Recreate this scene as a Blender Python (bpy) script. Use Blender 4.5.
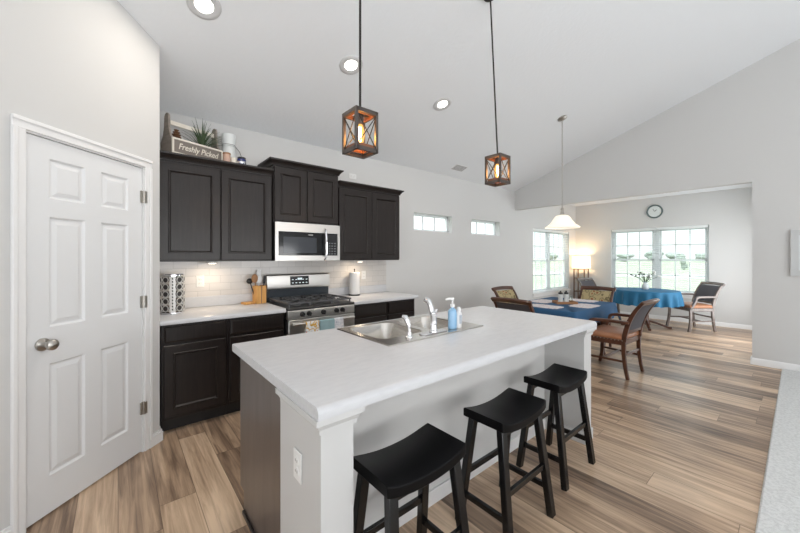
import bpy, bmesh, math, random
from math import sin, cos, pi, radians, sqrt, atan2
from mathutils import Vector, Matrix
random.seed(7)
for o in list(bpy.data.objects): bpy.data.objects.remove(o)
S = bpy.context.scene
COL = S.collection

# ------------------------------------------------------------------ camera, sky, fill lamps, exposure
cam = bpy.data.cameras.new('camera'); camo = bpy.data.objects.new('camera', cam); COL.objects.link(camo)
camo.location = (0, 0, 1.415); camo.rotation_euler = (pi/2, 0, radians(-40))
cam.sensor_width = 36; cam.lens = 336/800*36; cam.shift_y = -9.5/800; cam.clip_start = .02; cam.clip_end = 2000
S.camera = camo
S.view_settings.view_transform = 'Standard'; S.view_settings.look = 'None'
S.view_settings.gamma = 1; S.view_settings.use_curve_mapping = False
S.view_settings.exposure = 0.2
w = bpy.data.worlds.new('sky'); S.world = w; w.use_nodes = True
wnt = w.node_tree; bgn = wnt.nodes['Background']
# overcast sky: the zenith is brighter than the horizon
wtc = wnt.nodes.new('ShaderNodeTexCoord'); wsp = wnt.nodes.new('ShaderNodeSeparateXYZ'); wnt.links.new(wtc.outputs['Generated'], wsp.inputs[0])
wrm = wnt.nodes.new('ShaderNodeMapRange'); wrm.inputs[1].default_value = 0; wrm.inputs[2].default_value = 1
wrm.inputs[3].default_value = 1.2; wrm.inputs[4].default_value = 6.5
wnt.links.new(wsp.outputs[2], wrm.inputs[0]); wnt.links.new(wrm.outputs[0], bgn.inputs[1]); bgn.inputs[0].default_value = (.92, .965, 1, 1)

def area(name, loc, rot, sx, sy, power, colour=(1, 1, 1)):
    l = bpy.data.lights.new(name, 'AREA'); l.shape = 'RECTANGLE'; l.size = sx; l.size_y = sy
    l.energy = power; l.color = colour
    o = bpy.data.objects.new(name, l); COL.objects.link(o); o.location = loc; o.rotation_euler = rot
    return o
# unseen fill lamps added: two behind the camera tilted up, one in the nook
area('fill_lamp_rear', (1.5, -4.9, 1.5), (radians(135), 0, 0), 7.0, 2.4, 300, (.98, .99, 1))
area('fill_lamp_side', (-3.2, -1.2, 1.5), (radians(122), 0, radians(-90)), 4.5, 2.2, 90, (.98, .99, 1))
area('fill_lamp_nook', (8.0, .32, 1.15), (radians(90), 0, 0), 1.9, 2.0, 45, (.95, .98, 1))

# ------------------------------------------------------------------ materials
def mat(name, col, rough=.5, metal=0, emis=None, es=0, coat=0, spec=.5, bump=None, vary=None, trans=0):
    m = bpy.data.materials.new(name); m.use_nodes = True
    nt = m.node_tree; b = nt.nodes['Principled BSDF']
    b.inputs['Base Color'].default_value = (*col, 1); b.inputs['Roughness'].default_value = rough
    b.inputs['Metallic'].default_value = metal; b.inputs['Coat Weight'].default_value = coat
    b.inputs['Specular IOR Level'].default_value = spec
    b.inputs['Transmission Weight'].default_value = trans
    if emis: b.inputs['Emission Color'].default_value = (*emis, 1); b.inputs['Emission Strength'].default_value = es
    L = nt.links.new
    tc = nt.nodes.new('ShaderNodeTexCoord')
    if bump:
        n = nt.nodes.new('ShaderNodeTexNoise'); n.inputs['Scale'].default_value = bump[0]; n.inputs['Detail'].default_value = 4
        L(tc.outputs['Object'], n.inputs['Vector'])
        bp = nt.nodes.new('ShaderNodeBump'); bp.inputs['Strength'].default_value = bump[1]; bp.inputs['Distance'].default_value = bump[2]
        L(n.outputs['Fac'], bp.inputs['Height']); L(bp.outputs['Normal'], b.inputs['Normal'])
    if vary:   # (scale vector, second colour, contrast lo, hi)
        mp = nt.nodes.new('ShaderNodeMapping'); mp.inputs['Scale'].default_value = vary[0]
        L(tc.outputs['Object'], mp.inputs['Vector'])
        n = nt.nodes.new('ShaderNodeTexNoise'); n.inputs['Scale'].default_value = 1; n.inputs['Detail'].default_value = 5
        L(mp.outputs['Vector'], n.inputs['Vector'])
        r = nt.nodes.new('ShaderNodeValToRGB')
        r.color_ramp.elements[0].position = vary[2]; r.color_ramp.elements[1].position = vary[3]
        r.color_ramp.elements[0].color = (*col, 1); r.color_ramp.elements[1].color = (*vary[1], 1)
        L(n.outputs['Fac'], r.inputs['Fac']); L(r.outputs['Color'], b.inputs['Base Color'])
    return m

WALL = mat('wall_paint', (.635, .633, .625), .85, spec=.2, bump=(300, .05, .001))
CEIL = mat('ceiling_paint', (.82, .84, .86), .9, spec=.15, bump=(28, .35, .006))
WHITE = mat('white_trim_paint', (.80, .80, .80), .35)
VINYL = mat('white_vinyl', (.70, .73, .74), .4)
DOORW = mat('door_paint', (.75, .76, .77), .4)
ESP = mat('espresso_wood', (.0145, .011, .010), .31, spec=.34, vary=((70, 70, 5), (.022, .0165, .0148), .4, .7))
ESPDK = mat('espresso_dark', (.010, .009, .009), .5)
ESPEND = mat('espresso_laminate_panel', (.125, .100, .088), .3, vary=((14, 14, 2.5), (.09, .071, .062), .35, .7))
CTOP = mat('white_laminate', (.61, .615, .63), .25, vary=((16, 60, 60), (.565, .57, .59), .4, .75))
POST = mat('island_paint', (.57, .57, .565), .45)
STEEL = mat('brushed_steel', (.60, .585, .56), .34, 1)
STEELS = mat('sink_steel', (.60, .57, .53), .25, 1)
CHROME = mat('chrome', (.80, .80, .82), .08, 1)
NICKEL = mat('satin_nickel', (.45, .43, .40), .3, 1)
BLKGL = mat('black_glass', (.012, .013, .015), .06)
MWGL = mat('microwave_window', (.05, .055, .065), .1)
BLKMET = mat('black_metal', (.012, .012, .013), .4)
IRON = mat('cast_iron', (.075, .075, .078), .45, spec=.6)
REFLBLK = mat('black_with_reflection', (.045, .053, .062), .15)  # black backguard band; its bluish reflection is put into the colour
BLKWD = mat('black_wood', (.0045, .0045, .005), .26, spec=.42)
BLKSEAT = mat('black_seat', (.003, .003, .0035), .4, spec=.10, bump=(240, .15, .001))
CHAIRW = mat('cherry_wood', (.095, .036, .019), .3, coat=.1, vary=((12, 12, 12), (.055, .022, .012), .4, .7))
LEATHER = mat('tan_leather', (.38, .165, .08), .4, vary=((5, 5, 5), (.28, .115, .052), .35, .7))
GREYFAB = mat('grey_fabric', (.085, .082, .092), .85, bump=(400, .2, .001))
LANT = mat('bronze_lantern', (.075, .060, .053), .45, .35)
LANTW = mat('lantern_inner_wood', (.21, .075, .03), .5)
WIRE = mat('dark_wire', (.03, .027, .025), .45, .6)
BAMBOO = mat('bamboo', (.78, .42, .13), .45, vary=((60, 60, 3), (.62, .30, .08), .4, .65))
WOODSP = mat('wooden_utensil', (.33, .17, .08), .6)
GREYWD = mat('grey_wood', (.30, .26, .225), .7, vary=((9, 9, 30), (.23, .20, .175), .4, .65))
CREAM = mat('cream_paint', (.72, .68, .60), .6)
SIGNP = mat('sign_panel', (.19, .165, .145), .7)
LEAF = mat('grass_leaf', (.05, .085, .035), .6)
PAPER = mat('paper_towel', (.80, .79, .78), .9, bump=(160, .2, .001))
PLASTW = mat('white_plastic', (.80, .80, .80), .35)
SOAPB = mat('blue_soap', (.26, .47, .69), .2, spec=.5)
TEAL = mat('teal_towel', (.28, .41, .44), .95, bump=(300, .3, .001))
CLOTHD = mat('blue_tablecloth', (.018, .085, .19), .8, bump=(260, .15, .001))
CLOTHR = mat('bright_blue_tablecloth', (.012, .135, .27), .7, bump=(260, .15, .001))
TRAYW = mat('tray_wood', (.36, .17, .07), .5)
NAVY = mat('navy_glass', (.02, .03, .12), .2)
PINKT = mat('pinkish_candle', (.50, .33, .26), .5)
ENAMEL = mat('white_enamel', (.66, .69, .69), .35)
CLOCKF = mat('clock_face', (.74, .78, .77), .5)
CLOCKR = mat('clock_rim', (.13, .17, .17), .35, .3)
FRAMES = mat('silver_frame', (.5, .51, .51), .35, .3)
ART = mat('picture_print', (.62, .65, .66), .6)
SHADEG = mat('alabaster_glass', (.80, .77, .70), .35, emis=(1, .9, .74), es=.5)
SHADEL = mat('lit_lamp_shade', (.85, .78, .66), .8, emis=(1, .78, .50), es=1.5)
CANL = mat('lit_downlight', (.9, .9, .9), .5, emis=(1, .95, .88), es=4.5)
PUCK = mat('lit_puck', (.9, .9, .9), .5, emis=(1, .85, .65), es=6)
BULB = mat('amber_bulb', (.9, .6, .25), .2, emis=(1, .55, .16), es=5)
FILA = mat('bright_filament', (1, .9, .6), .2, emis=(1, .82, .5), es=22)
GRASS = mat('lawn', (.165, .205, .135), .95, vary=((.12, .12, .12), (.21, .245, .175), .35, .7))
PATHM = mat('pale_path', (.36, .36, .35), .9)
TREEM = mat('hazed_leaves', (.21, .25, .215), .9)  # distance haze is put into this pale leaf colour
BARK = mat('bark', (.10, .08, .06), .9)
CARP = mat('carpet_pile', (.78, .79, .785), .98, spec=.1, bump=(170, .8, .008), vary=((60, 60, 60), (.66, .67, .665), .4, .65))
BLIND = mat('blind_slat', (.80, .83, .83), .5)
PLATE = mat('outlet_plate', (.78, .78, .77), .4)
SLOT = mat('outlet_slot', (.06, .06, .06), .5)
DISPL = mat('control_display', (.015, .016, .018), .2)
DIGIT = mat('display_marks', (.55, .6, .62), .5, emis=(.7, .85, .9), es=.5)
LAMPW = mat('lamp_post_wood', (.16, .09, .05), .5)
MAT_W = mat('lace', (.70, .66, .66), .9, vary=((45, 45, 45), (.45, .25, .27), .56, .66))
FLOWW = mat('white_petals', (.78, .78, .75), .7)
CONE = mat('pine_cone', (.15, .075, .035), .8)
HEADR = mat('downlight_trim', (.62, .62, .62), .5)

def glass_mat():
    m = bpy.data.materials.new('window_glass'); m.use_nodes = True; nt = m.node_tree
    for n in list(nt.nodes):
        if n.type != 'OUTPUT_MATERIAL': nt.nodes.remove(n)
    out = [n for n in nt.nodes][0]
    t = nt.nodes.new('ShaderNodeBsdfTransparent'); t.inputs[0].default_value = (.96, .98, .97, 1)
    g = nt.nodes.new('ShaderNodeBsdfGlossy'); g.inputs['Roughness'].default_value = .02
    mx = nt.nodes.new('ShaderNodeMixShader'); mx.inputs[0].default_value = .05
    nt.links.new(t.outputs[0], mx.inputs[1]); nt.links.new(g.outputs[0], mx.inputs[2]); nt.links.new(mx.outputs[0], out.inputs[0])
    return m
GLASS = glass_mat()

def math_node(nt, op, a, b=None):
    n = nt.nodes.new('ShaderNodeMath'); n.operation = op
    for i, v in enumerate((a, b)):
        if v is None: continue
        if isinstance(v, (int, float)): n.inputs[i].default_value = v
        else: nt.links.new(v, n.inputs[i])
    return n.outputs[0]

def floor_mat():
    m = bpy.data.materials.new('vinyl_plank'); m.use_nodes = True; nt = m.node_tree; L = nt.links.new
    b = nt.nodes['Principled BSDF']
    tc = nt.nodes.new('ShaderNodeTexCoord'); sp = nt.nodes.new('ShaderNodeSeparateXYZ'); L(tc.outputs['Object'], sp.inputs[0])
    W, LEN = .18, 1.22
    xr = math_node(nt, 'DIVIDE', sp.outputs[0], W); row = math_node(nt, 'FLOOR', xr)
    wn = nt.nodes.new('ShaderNodeTexWhiteNoise'); wn.noise_dimensions = '1D'; L(row, wn.inputs['W'])
    yr = math_node(nt, 'ADD', math_node(nt, 'DIVIDE', sp.outputs[1], LEN), math_node(nt, 'MULTIPLY', wn.outputs['Value'], 7.3))
    col = math_node(nt, 'FLOOR', yr)
    pid = math_node(nt, 'ADD', math_node(nt, 'MULTIPLY', row, 17.13), math_node(nt, 'MULTIPLY', col, 5.71))
    wn2 = nt.nodes.new('ShaderNodeTexWhiteNoise'); wn2.noise_dimensions = '1D'; L(pid, wn2.inputs['W'])
    # grain: noise stretched along the plank, shifted per plank
    cb = nt.nodes.new('ShaderNodeCombineXYZ')
    L(math_node(nt, 'MULTIPLY', sp.outputs[0], 32), cb.inputs[0])
    L(math_node(nt, 'MULTIPLY', sp.outputs[1], 1.5), cb.inputs[1])
    L(math_node(nt, 'MULTIPLY', wn2.outputs['Value'], 40), cb.inputs[2])
    n1 = nt.nodes.new('ShaderNodeTexNoise'); n1.inputs['Scale'].default_value = 1; n1.inputs['Detail'].default_value = 6; n1.inputs['Roughness'].default_value = .62
    n1.inputs['Distortion'].default_value = .6
    L(cb.outputs[0], n1.inputs['Vector'])
    cb2 = nt.nodes.new('ShaderNodeCombineXYZ')
    L(math_node(nt, 'MULTIPLY', sp.outputs[0], 7), cb2.inputs[0]); L(math_node(nt, 'MULTIPLY', sp.outputs[1], 1.1), cb2.inputs[1])
    L(math_node(nt, 'MULTIPLY', wn2.outputs['Value'], 90), cb2.inputs[2])
    n2 = nt.nodes.new('ShaderNodeTexNoise'); n2.inputs['Scale'].default_value = 1; n2.inputs['Detail'].default_value = 3; L(cb2.outputs[0], n2.inputs['Vector'])
    fac = math_node(nt, 'ADD', math_node(nt, 'MULTIPLY', wn2.outputs['Value'], .35),
                    math_node(nt, 'ADD', math_node(nt, 'MULTIPLY', n1.outputs['Fac'], .88), math_node(nt, 'MULTIPLY', n2.outputs['Fac'], .62)))
    fac = math_node(nt, 'SUBTRACT', fac, .395)
    r = nt.nodes.new('ShaderNodeValToRGB'); cr = r.color_ramp
    cr.elements[0].position = .22; cr.elements[0].color = (.105, .068, .045, 1)
    cr.elements[1].position = .80; cr.elements[1].color = (.72, .54, .38, 1)
    e = cr.elements.new(.40); e.color = (.27, .182, .123, 1)
    e = cr.elements.new(.58); e.color = (.49, .345, .232, 1)
    L(fac, r.inputs['Fac'])
    # joints
    fx = math_node(nt, 'FRACT', xr); fy = math_node(nt, 'FRACT', yr)
    ex = math_node(nt, 'LESS_THAN', math_node(nt, 'MINIMUM', fx, math_node(nt, 'SUBTRACT', 1, fx)), .009)
    ey = math_node(nt, 'LESS_THAN', math_node(nt, 'MINIMUM', fy, math_node(nt, 'SUBTRACT', 1, fy)), .0014)
    ee = math_node(nt, 'MULTIPLY', math_node(nt, 'MAXIMUM', ex, ey), .6)
    mx = nt.nodes.new('ShaderNodeMix'); mx.data_type = 'RGBA'; L(ee, mx.inputs[0]); L(r.outputs[0], mx.inputs[6]); mx.inputs[7].default_value = (.05, .032, .02, 1)
    L(mx.outputs[2], b.inputs['Base Color'])
    b.inputs['Roughness'].default_value = .30; b.inputs['Specular IOR Level'].default_value = .5
    bp = nt.nodes.new('ShaderNodeBump'); bp.inputs['Strength'].default_value = .12; bp.inputs['Distance'].default_value = .002
    L(n1.outputs['Fac'], bp.inputs['Height']); L(bp.outputs[0], b.inputs['Normal'])
    return m
FLOOR = floor_mat()

def tile_mat():
    m = bpy.data.materials.new('subway_tile'); m.use_nodes = True; nt = m.node_tree; L = nt.links.new
    b = nt.nodes['Principled BSDF']; b.inputs['Roughness'].default_value = .18
    tc = nt.nodes.new('ShaderNodeTexCoord'); sp = nt.nodes.new('ShaderNodeSeparateXYZ'); L(tc.outputs['Object'], sp.inputs[0])
    cb = nt.nodes.new('ShaderNodeCombineXYZ'); L(sp.outputs[0], cb.inputs[0]); L(sp.outputs[2], cb.inputs[1])
    br = nt.nodes.new('ShaderNodeTexBrick'); L(cb.outputs[0], br.inputs['Vector'])
    br.inputs['Scale'].default_value = 1; br.inputs['Brick Width'].default_value = .203; br.inputs['Row Height'].default_value = .0765
    br.inputs['Mortar Size'].default_value = .0022; br.inputs['Mortar Smooth'].default_value = .1
    br.inputs['Color1'].default_value = (.66, .63, .60, 1); br.inputs['Color2'].default_value = (.60, .575, .55, 1); br.inputs['Mortar'].default_value = (.50, .48, .455, 1)
    L(br.outputs['Color'], b.inputs['Base Color'])
    bp = nt.nodes.new('ShaderNodeBump'); bp.inputs['Strength'].default_value = .5; bp.inputs['Distance'].default_value = .002; bp.invert = True
    L(br.outputs['Fac'], bp.inputs['Height']); L(bp.outputs[0], b.inputs['Normal'])
    return m
TILE = tile_mat()

def floral(name, base, c1, c2, scale, thr=.5):
    m = bpy.data.materials.new(name); m.use_nodes = True; nt = m.node_tree; L = nt.links.new
    b = nt.nodes['Principled BSDF']; b.inputs['Roughness'].default_value = .85
    tc = nt.nodes.new('ShaderNodeTexCoord')
    nz = nt.nodes.new('ShaderNodeTexNoise'); nz.inputs['Scale'].default_value = scale*.7; L(tc.outputs['Object'], nz.inputs['Vector'])
    va = nt.nodes.new('ShaderNodeVectorMath'); va.operation = 'MULTIPLY_ADD'; L(nz.outputs['Color'], va.inputs[0]); va.inputs[1].default_value = (.09,)*3; L(tc.outputs['Object'], va.inputs[2])
    vo = nt.nodes.new('ShaderNodeTexVoronoi'); vo.inputs['Scale'].default_value = scale; L(va.outputs[0], vo.inputs['Vector'])
    r = nt.nodes.new('ShaderNodeValToRGB'); cr = r.color_ramp; cr.interpolation = 'CONSTANT'
    cr.elements[0].position = 0; cr.elements[0].color = (*c1, 1); cr.elements[1].position = thr*.5; cr.elements[1].color = (*base, 1)
    e = cr.elements.new(thr); e.color = (*c2, 1); e = cr.elements.new(thr*1.22); e.color = (*base, 1)
    L(vo.outputs['Distance'], r.inputs['Fac']); L(r.outputs[0], b.inputs['Base Color'])
    return m
GOLD = floral('gold_floral_fabric', (.46, .37, .20), (.28, .10, .04), (.16, .13, .06), 11, .46)
FLOWT = floral('floral_towel', (.72, .72, .72), (.62, .09, .02), (.62, .36, .05), 15, .52)

# ------------------------------------------------------------------ mesh builder
class MB:
    def __init__(s): s.v = []; s.f = []
    def add(s, vs, fs):
        n = len(s.v); s.v += [tuple(v) for v in vs]; s.f += [tuple(i+n for i in f) for f in fs]; return s
    def box(s, x0, y0, z0, x1, y1, z1):
        x0, x1 = min(x0, x1), max(x0, x1); y0, y1 = min(y0, y1), max(y0, y1); z0, z1 = min(z0, z1), max(z0, z1)
        return s.add([(x0, y0, z0), (x1, y0, z0), (x1, y1, z0), (x0, y1, z0), (x0, y0, z1), (x1, y0, z1), (x1, y1, z1), (x0, y1, z1)],
                     [(0, 3, 2, 1), (4, 5, 6, 7), (0, 1, 5, 4), (1, 2, 6, 5), (2, 3, 7, 6), (3, 0, 4, 7)])
    def prism(s, poly, axis, a, b):
        """2-D polygon extruded along an axis ('x': poly is (y,z); 'y': (x,z); 'z': (x,y))"""
        def P(p, t): return {'x': (t, p[0], p[1]), 'y': (p[0], t, p[1]), 'z': (p[0], p[1], t)}[axis]
        n = len(poly)
        return s.add([P(p, a) for p in poly] + [P(p, b) for p in poly],
                     [tuple(range(n))[::-1], tuple(range(n, 2*n))] + [(i, (i+1) % n, n+(i+1) % n, n+i) for i in range(n)])
    def loft(s, rings, cap=True, closed=True):
        n = len(rings[0]); vs = [p for r in rings for p in r]; fs = []
        for k in range(len(rings)-1):
            for i in range(n if closed else n-1):
                fs.append((k*n+i, k*n+(i+1) % n, (k+1)*n+(i+1) % n, (k+1)*n+i))
        if cap and closed: fs += [tuple(range(n))[::-1], tuple(range((len(rings)-1)*n, len(rings)*n))]
        return s.add(vs, fs)
    def lathe(s, prof, c=(0, 0, 0), n=24, cap=True, axis='z', sx=1, sy=1):
        rings = []
        for r, z in prof:
            ring = []
            for i in range(n):
                a = 2*pi*i/n; x, y = r*cos(a)*sx, r*sin(a)*sy
                p = {'z': (x, y, z), 'y': (x, z, y), 'x': (z, x, y)}[axis]
                ring.append((c[0]+p[0], c[1]+p[1], c[2]+p[2]))
            rings.append(ring)
        return s.loft(rings, cap)
    def cyl(s, p0, p1, r0, r1=None, n=14):
        return s.tube([p0, p1], [r0, r0 if r1 is None else r1], n)
    def tube(s, pts, r, n=8, closed=False):
        pts = [Vector(p) for p in pts]; m = len(pts)
        if not isinstance(r, (list, tuple)): r = [r]*m
        rings = []; up = None
        for i in range(m):
            if closed: t = pts[(i+1) % m]-pts[i-1]
            else: t = pts[min(i+1, m-1)]-pts[max(i-1, 0)]
            t.normalize()
            if up is None:
                up = Vector((0, 0, 1)) if abs(t.z) < .9 else Vector((1, 0, 0))
            up = (up-t*up.dot(t)).normalized(); sd = t.cross(up)
            rings.append([pts[i]+(up*cos(2*pi*k/n)+sd*sin(2*pi*k/n))*r[i] for k in range(n)])
        if closed: rings.append(rings[0]); return s.loft(rings, False)
        return s.loft(rings)
    def bar(s, p0, p1, w, h, side=(1, 0, 0)):
        """rectangular bar; w along side axis, h across"""
        return s.ribbon([p0, p1], w, h, side)
    def ribbon(s, pts, w, h, side=(1, 0, 0)):
        pts = [Vector(p) for p in pts]; m = len(pts); rings = []
        if not isinstance(w, (list, tuple)): w = [w]*m
        if not isinstance(h, (list, tuple)): h = [h]*m
        for i in range(m):
            t = (pts[min(i+1, m-1)]-pts[max(i-1, 0)]).normalized()
            sd = Vector(side); sd = (sd-t*sd.dot(t)).normalized(); nn = t.cross(sd)
            a = sd*w[i]/2; b = nn*h[i]/2
            rings.append([pts[i]-a-b, pts[i]+a-b, pts[i]+a+b, pts[i]-a+b])
        return s.loft(rings)
    def ball(s, c, rx, ry=None, rz=None, n=14, m=9):
        ry = ry or rx; rz = rz or rx; rings = []
        for j in range(m+1):
            t = -pi/2+pi*j/m; rr = max(cos(t), .02)
            rings.append([(c[0]+rx*rr*cos(2*pi*i/n), c[1]+ry*rr*sin(2*pi*i/n), c[2]+rz*sin(t)) for i in range(n)])
        return s.loft(rings)
    def torus(s, c, R, r, axis='z', n=24, k=8, ey=1):
        pts = []
        for i in range(n):
            a = 2*pi*i/n; x, y = R*cos(a), R*ey*sin(a)
            p = {'z': (x, y, 0), 'y': (x, 0, y), 'x': (0, x, y)}[axis]
            pts.append((c[0]+p[0], c[1]+p[1], c[2]+p[2]))
        return s.tube(pts, r, k, True)
    def build(s, name, m, parent=None, bevel=0, smooth=True, seg=2, ang=35, kind=None, label=None, off=None):
        me = bpy.data.meshes.new(name)
        vs = s.v if off is None else [(a-off[0], b-off[1], c-off[2]) for a, b, c in s.v]
        me.from_pydata(vs, [], s.f)
        bm = bmesh.new(); bm.from_mesh(me); bmesh.ops.recalc_face_normals(bm, faces=bm.faces); bm.to_mesh(me); bm.free()
        me.materials.append(m)
        if smooth:
            me.polygons.foreach_set('use_smooth', [True]*len(me.polygons)); me.set_sharp_from_angle(angle=radians(ang))
        o = bpy.data.objects.new(name, me); COL.objects.link(o)
        if off is not None: o.location = off
        if parent: o.parent = parent
        if bevel:
            b = o.modifiers.new('bevel', 'BEVEL'); b.width = bevel; b.segments = seg; b.limit_method = 'ANGLE'; b.angle_limit = radians(40)
        if kind: o['kind'] = kind
        if label: o['label'] = label
        return o

def tag(o, label, cat, group=None):
    o['label'] = label; o['category'] = cat
    if group: o['group'] = group
    return o
def thing(name, label, cat, loc=(0, 0, 0), rz=0, group=None):
    o = bpy.data.objects.new(name, None); COL.objects.link(o); o.location = loc; o.rotation_euler = (0, 0, rz)
    o.empty_display_size = .1
    return tag(o, label, cat, group)
def struct(name, loc=(0, 0, 0), rz=0):
    o = bpy.data.objects.new(name, None); COL.objects.link(o); o.location = loc; o.rotation_euler = (0, 0, rz)
    o['kind'] = 'structure'; return o
def kids(o): return [c for c in bpy.data.objects if c.parent == o]
def dup(root, loc, rz=None, label=None, group=None):
    def rec(o, par):
        c = o.copy(); COL.objects.link(c); c.parent = par
        for ch in kids(o): rec(ch, c)
        return c
    r = rec(root, None); r.location = loc
    if rz is not None: r.rotation_euler = (0, 0, rz)
    if label: r['label'] = label
    if group: r['group'] = group
    return r
def S_(name, mb, m, **k): return mb.build(name, m, kind='structure', **k)

# ------------------------------------------------------------------ room shell
YB = 3.88           # kitchen back wall
XG = 6.42           # gable wall over the dining opening
XF = 9.42           # far dining wall
YN = .30            # dining nook right wall
def cz(y): return 2.80 + .335*(YB-y) if y > -.9 else 2.80 + .335*(YB+.9) - .335*(-.9-y)
HN = 2.775          # nook ceiling

S_('floor', MB().box(-3.4, .15, -.12, XF+.12, YB+.12, 0), FLOOR, smooth=False)
S_('carpet', MB().box(-3.4, -5.2, -.12, XG, .15, .012), CARP, bevel=.01)

def wall_holes(a0, a1, z0, z1, holes):
    """cells (a0,a1,z0,z1) of a wall rectangle minus holes"""
    A = sorted({a0, a1} | {h[0] for h in holes} | {h[1] for h in holes}); Z = sorted({z0, z1} | {h[2] for h in holes} | {h[3] for h in holes})
    out = []
    for i in range(len(A)-1):
        for j in range(len(Z)-1):
            ca, cc = (A[i]+A[i+1])/2, (Z[j]+Z[j+1])/2
            if not any(h[0] < ca < h[1] and h[2] < cc < h[3] for h in holes): out.append((A[i], A[i+1], Z[j], Z[j+1]))
    return out
WIN_S1 = (3.54, 4.43, 1.83, 2.115); WIN_S2 = (4.97, 5.86, 1.83, 2.115)
WIN_N = (7.18, 9.02, .58, 2.07); WIN_F = (1.225, 3.04, .60, 2.09)
TW = .15
m = MB()
for a, b, c, d in wall_holes(.125, XF+.15, 0, 2.80, [WIN_S1, WIN_S2, WIN_N]): m.box(a, YB, c, b, YB+TW, d)
S_('wall_back', m, WALL, smooth=False)
m = MB()
for a, b, c, d in wall_holes(YN-.12, YB, 0, HN, [WIN_F]): m.box(XF, a, c, XF+TW, b, d)
S_('wall_far', m, WALL, smooth=False)
m = MB()
m.prism([(-5.2, 0), (.41, 0), (.41, 2.41), (YB, 2.41), (YB, cz(YB)), (-.9, cz(-.9)), (-5.2, cz(-5.2))], 'x', XG, XG+.12)
S_('wall_right', m, WALL, smooth=False)
S_('wall_nook', MB().box(XG+.12, YN-.12, 0, XF, YN, HN), WALL, smooth=False)
S_('ceiling_nook', MB().box(XG+.12, YN-.12, HN, XF+.15, YB, HN+.1), CEIL, smooth=False)
m = MB(); m.prism([(YB+TW, cz(YB+TW)), (YB+TW, cz(YB+TW)+.12), (-.9, cz(-.9)+.12), (-.9, cz(-.9))], 'x', -3.4, XG)
m.prism([(-.9, cz(-.9)), (-.9, cz(-.9)+.12), (-5.2, cz(-5.2)+.12), (-5.2, cz(-5.2))], 'x', -3.4, XG)
S_('ceiling', m, CEIL, smooth=False)
# corner pantry wall at 45 degrees plus its short return beside the cabinets
PC = (.245, 3.17); q = sqrt(.5)
DA, DB, DT = -.868, -.140, 2.068            # door opening along the wall
def wpt(s, d=0): return (PC[0]+q*s-q*d, PC[1]+q*s+q*d)
def wallpoly(mb, pts, z0=0, z1=None):
    n = len(pts); mb.add([(x, y, z0) for x, y in pts]+[(x, y, (cz(y) if z1 is None else z1)) for x, y in pts],
        [tuple(range(n))[::-1], tuple(range(n, 2*n))]+[(i, (i+1) % n, n+(i+1) % n, n+i) for i in range(n)])
m = MB()
wallpoly(m, [PC, (PC[0], YB), (PC[0]-.12, YB), wpt(-.05, .12), wpt(DB, .12), wpt(DB)])
wallpoly(m, [wpt(-1.5), wpt(DA), wpt(DA, .12), wpt(-1.5, .12)])
wallpoly(m, [wpt(DA), wpt(DB), wpt(DB, .12), wpt(DA, .12)], DT)
S_('wall_left', m, WALL, smooth=False)
S_('wall_pantry_back', MB().box(-1.6, YB, 0, PC[0]-.12, YB+TW, 2.8), WALL, smooth=False)
e = wpt(-1.5)
S_('wall_entry', MB().prism([(-3.4, e[1]), (e[0], e[1]), (e[0], e[1]+.12), (-3.4, e[1]+.12)], 'z', 0, cz(e[1]+.12)), WALL, smooth=False)

S_('wall_rear', MB().box(-3.4, -5.35, 0, XG+.12, -5.2, cz(-5.2)+.1), WALL, smooth=False)
S_('wall_side', MB().add([(-3.4, -5.2, 0), (-3.4, -.9, 0), (-3.4, e[1]+.12, 0), (-3.4, e[1]+.12, cz(e[1]+.12)), (-3.4, -.9, cz(-.9)), (-3.4, -5.2, cz(-5.2)),
   (-3.5, -5.2, 0), (-3.5, -.9, 0), (-3.5, e[1]+.12, 0), (-3.5, e[1]+.12, cz(e[1]+.12)), (-3.5, -.9, cz(-.9)), (-3.5, -5.2, cz(-5.2))],
   [(0, 1, 2, 3, 4, 5), (11, 10, 9, 8, 7, 6), (0, 5, 11, 6), (5, 4, 10, 11), (4, 3, 9, 10), (3, 2, 8, 9)]), WALL, smooth=False)
# baseboards
def base_profile(mb, axis, a, b, plane, out):
    """baseboard 0.085 high standing off the wall plane in direction out (+1/-1)"""
    p = [(plane, 0), (plane+.016*out, 0), (plane+.016*out, .066), (plane+.009*out, .080), (plane+.004*out, .088), (plane, .088)]
    mb.prism(p, axis, a, b)
m = MB(); base_profile(m, 'x', 3.02, XF, YB, -1); S_('baseboard_back', m, WHITE)
m = MB(); base_profile(m, 'y', YN, YB-.017, XF, -1); S_('baseboard_far', m, WHITE)
m = MB(); base_profile(m, 'y', -5.2, .41, XG, -1); m.prism([(XG-.016, 0), (XG+.12, 0), (XG+.12, .088), (XG-.016, .088)], 'y', .41, .426)
S_('baseboard_right', m, WHITE)
m = MB()
def bb45(mb, s0, s1, d0, d1, z0, z1): wallpoly(mb, [wpt(s0, d0), wpt(s1, d0), wpt(s1, d1), wpt(s0, d1)], z0, z1)
bb45(m, -.084, .016, -.016, 0, 0, .07); bb45(m, -.084, .012, -.010, 0, .07, .088)
m.box(PC[0], PC[1]-.014, 0, PC[0]+.014, 3.235, .07); m.box(PC[0], PC[1]-.008, .07, PC[0]+.009, 3.235, .088)
bb45(m, -1.5, -.927, -.016, 0, 0, .07); bb45(m, -1.5, -.927, -.010, 0, .07, .088)
S_('baseboard_left', m, WHITE)

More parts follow.
